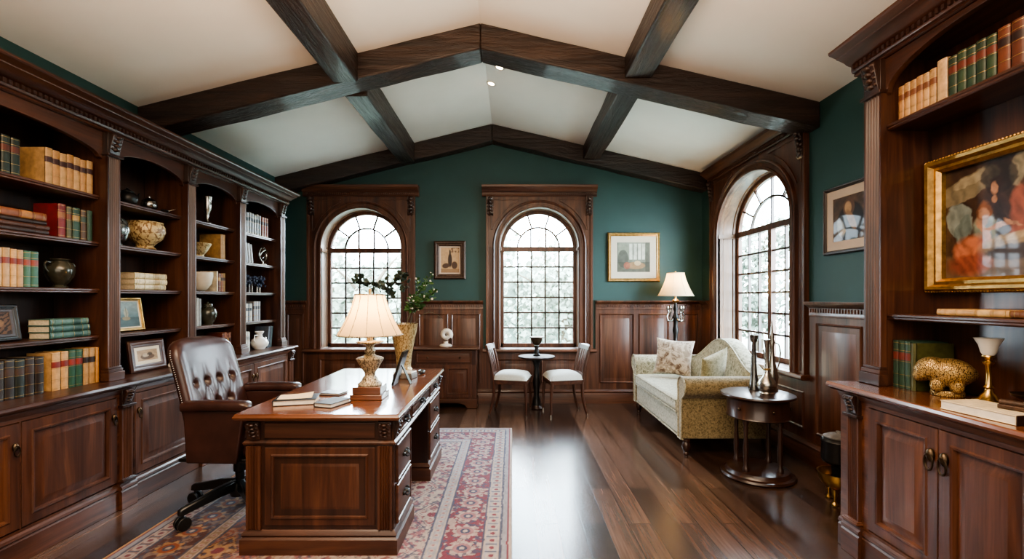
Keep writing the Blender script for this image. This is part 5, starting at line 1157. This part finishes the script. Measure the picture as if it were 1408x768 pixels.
MB().tube([(-.055, 0, .024), (.055, 0, .024)], .014, 12).build('scroll_lid', M['frame_bronze'], e)

# ------------------------------------------------------------------ downlights
def downlight(label, x, y):
    a = math.atan2(ZR - ZL, XRG - XL) if x < XRG else -math.atan2(ZR - ZRT, XR - XRG)
    R = Matrix.Rotation(-a, 4, 'Y')
    e = thing('ceiling_downlight', label, 'downlight', (x, y, cz(x) - .004), rot=R, group='recessed ceiling downlights')
    MB().lathe([(.036, -.004), (.058, -.004), (.062, .0), (.058, .002), (.036, .002), (.036, -.004)], seg=28, cap=False).build('trim_ring', M['white'], e)
    MB().lathe([(0, -.001), (.036, -.001), (.036, .001), (0, .001)], seg=24).build('lens', M['downlight'], e)
    l = bpy.data.lights.new('downlight_lamp', 'SPOT'); l.energy = 28; l.color = (1, .82, .6); l.spot_size = 2.1; l.spot_blend = .8; l.shadow_soft_size = .04
    o = bpy.data.objects.new('downlight_lamp', l); COL.objects.link(o); o.location = (x, y, cz(x) - .03)
downlight('small glowing recessed downlight close under the crossing rafter', -.13, 4.86)
downlight('small glowing recessed downlight further from the crossing rafter', -.235, 5.28)

# ------------------------------------------------------------------ garden outside
GM = plain('lawn_grass', (.24, .27, .225), .9, 0, .2, 4, .3)
tag(MB().box(-14, 18, YB + .5, 26, -.6, -.35).box(XR + .5, 18, -6, YB + .45, -.6, -.35).build('lawn', GM), 'green lawn outside the windows', 'lawn', kind='structure')
LM = [plain('garden_leaf_light', (.23, .27, .21), .7, 0, .3, 3, 0), plain('garden_leaf_mid', (.17, .215, .165), .7, 0, .35, 3, 0), plain('garden_leaf_dark', (.11, .155, .12), .7, 0, .35, 3, 0)]
BARK = plain('tree_bark', (.12, .09, .06), .9, 0, .3, 8, .3)
def hedge(label, x0, x1, y0, y1, h, seed, n):
    rn = random.Random(seed); e = thing('garden_hedge', label, 'hedge', ((x0 + x1) / 2, (y0 + y1) / 2, -.35), world=True)
    MB().box(x0 + .2, x1 - .2, y0 + .2, y1 - .2, -.345, h - .25).build('hedge_core', LM[2], e); mb = MB()
    for k in range(n):
        p = Vector((rn.uniform(x0, x1), rn.uniform(y0, y1), -.3 + (h + .3) * rn.random() ** .8 * (.85 + .15 * math.sin(k))))
        u = Vector((rn.gauss(0, 1), rn.gauss(0, 1), rn.gauss(0, 1))).normalized(); v = u.orthogonal().normalized() * .13; u = u * .30
        mb.add([p, p + u * .5 + v, p + u, p + u * .5 - v], [(0, 1, 2, 3)])
    mb.build('hedge_leaves', LM[0], e, smooth=0)
hedge('long pale green hedge across the garden behind the gable windows', -12, 8, 18.2, 19.4, 2.9, 21, 9000)
hedge('pale green hedge across the garden outside the double-casement window', 13.0, 14.2, 4, 17, 2.9, 22, 6000)
def tree(label, x, y, h, r, m, seed, n=2600, lf=.16):
    rn = random.Random(seed); e = thing('garden_tree', label, 'tree', (x, y, -.35), group='garden trees beyond the windows')
    tr = MB().tube([(0, 0, 0), (.05, .02, h * .35), (0, .05, h * .65), (.05, 0, h * .9)], [.14, .11, .07, .03], 8)
    for k in range(6):
        a = k * 1.1; z = h * (.35 + .08 * k); tr.tube([(0, 0, z), (math.cos(a) * r * .5, math.sin(a) * r * .5, z + .35 * r), (math.cos(a) * r * .8, math.sin(a) * r * .8, z + .5 * r)], [.05, .03, .012], 6)
    tr.build('trunk', BARK, e); mb = MB()
    cl = [(Vector((rn.uniform(-.6, .6) * r, rn.uniform(-.6, .6) * r, h * rn.uniform(.22, .92))), rn.uniform(.3, .55) * r) for k in range(26)]
    for k in range(n):
        c, cr = rn.choice(cl); d = Vector((rn.gauss(0, 1), rn.gauss(0, 1), rn.gauss(0, 1))).normalized() * cr * rn.uniform(.55, 1); p = c + d
        u = Vector((rn.gauss(0, 1), rn.gauss(0, 1), rn.gauss(0, 1))).normalized(); v = u.orthogonal().normalized() * lf * .5; u = u * lf
        mb.add([p, p + u * .5 + v, p + u, p + u * .5 - v], [(0, 1, 2, 3)])
    mb.build('crown', m, e, smooth=0)
tree('pale leafy tree seen low through the window behind the lamp', -3.2, 10.4, 2.6, 1.5, LM[0], 1, 2600, .15)
tree('taller mid-green tree filling left panes of the window behind the lamp', -6.6, 13.6, 4.6, 1.8, LM[1], 2, 2600, .2)
tree('pale tree filling the lower panes behind the two small chairs', 1.3, 11.6, 2.9, 1.5, LM[0], 3, 2600, .15)
tree('mid-green tree at left panes behind the two small chairs', -1.5, 14.4, 4.2, 1.8, LM[1], 4, 2800, .2)
tree('light tree at right panes behind the two small chairs', 4.2, 15.6, 3.8, 1.8, LM[1], 5, 2600, .2)
tree('dark green tree low in the double-casement window', 9.0, 12.4, 3.0, 1.6, LM[2], 6, 2600, .18)
tree('mid-green tree at left panes of the double-casement window', 8.6, 16.2, 4.6, 1.6, LM[1], 7, 2400, .2)
tree('pale tree at right panes of the double-casement window', 10.2, 9.2, 3.4, 1.7, LM[0], 8, 2600, .18)

# ------------------------------------------------------------------ light
W = bpy.data.worlds.new('World'); S.world = W; W.use_nodes = True; nt = W.node_tree; nt.nodes.clear()
ow = nt.nodes.new('ShaderNodeOutputWorld'); bg = nt.nodes.new('ShaderNodeBackground'); bg.inputs[1].default_value = 32.0
tc = nt.nodes.new('ShaderNodeTexCoord'); sx = nt.nodes.new('ShaderNodeSeparateXYZ'); rp = nt.nodes.new('ShaderNodeValToRGB')
rp.color_ramp.elements[0].position = .0; rp.color_ramp.elements[0].color = (.78, .88, .98, 1); rp.color_ramp.elements[1].position = .6; rp.color_ramp.elements[1].color = (.72, .86, 1, 1)
nt.links.new(tc.outputs['Generated'], sx.inputs[0]); nt.links.new(sx.outputs['Z'], rp.inputs[0]); nt.links.new(rp.outputs[0], bg.inputs[0]); nt.links.new(bg.outputs[0], ow.inputs[0])
def area(name, loc, rot, sx_, sy_, e, col, portal=False):
    l = bpy.data.lights.new(name, 'AREA'); l.shape = 'RECTANGLE'; l.size = sx_; l.size_y = sy_; l.energy = e; l.color = col
    o = bpy.data.objects.new(name, l); COL.objects.link(o); o.location = loc; o.rotation_euler = rot
    if portal: l.cycles.is_portal = True
    return o
for w, F in ((W1, FB), (W2, FB), (W3, FR)):
    h = w['zsp'] + w['rz'] - w['zs']; c = F(w['cu'], w['zs'] + h / 2, -.30)
    q = (-F.n).to_track_quat('Z', 'Y') if False else F.n.to_track_quat('-Z', 'Y')
    area('window_portal', c, q.to_euler(), 2 * w['hw'], h, 1, (1, 1, 1), True)
area('ceiling_fill', (-.4, 1.2, 3.2), (0, 0, 0), 3.2, 1.8, 105, (1, .76, .54))  # unseen overhead fill added to warm the near room, no fixture modelled
area('room_fill', (0, -1.3, 2.3), (math.radians(80), 0, 0), 4.5, 2.2, 62, (1, .88, .74))  # broad soft fill added out of view behind the camera
area('up_fill', (-.3, 1.6, 2.6), (PI, 0, 0), 3.0, 1.6, 85, (1, .66, .42))  # upward fill added in mid-air to warm the near ceiling
def pt(name, loc, e, col, r=.03):
    l = bpy.data.lights.new(name, 'POINT'); l.energy = e; l.color = col; l.shadow_soft_size = r
    o = bpy.data.objects.new(name, l); COL.objects.link(o); o.location = loc
pt('desk_lamp_light', (-.955, 3.13, DZ + .58), 11, (1, .60, .27), .04)
pt('floor_lamp_light', (2.235, 6.36, 1.72), 9, (1, .66, .36), .04)

# ------------------------------------------------------------------ camera
cam = bpy.data.cameras.new('Camera'); cam.sensor_width = 36; cam.lens = 36 * 640 / 1408; cam.shift_y = 26 / 1408; cam.clip_start = .05
co = bpy.data.objects.new('Camera', cam); COL.objects.link(co); co.location = (0, 0, 1.5); co.rotation_euler = (PI / 2, 0, 0); S.camera = co
S.view_settings.view_transform = 'AgX'; S.view_settings.look = 'AgX - Medium High Contrast'; S.view_settings.exposure = 0.8
S.cycles.max_bounces = 10; S.cycles.diffuse_bounces = 5; S.cycles.glossy_bounces = 4; S.cycles.transparent_max_bounces = 12; S.cycles.sample_clamp_indirect = 6
S.cycles.use_denoising = True
S.cycles.caustics_reflective = False; S.cycles.caustics_refractive = False
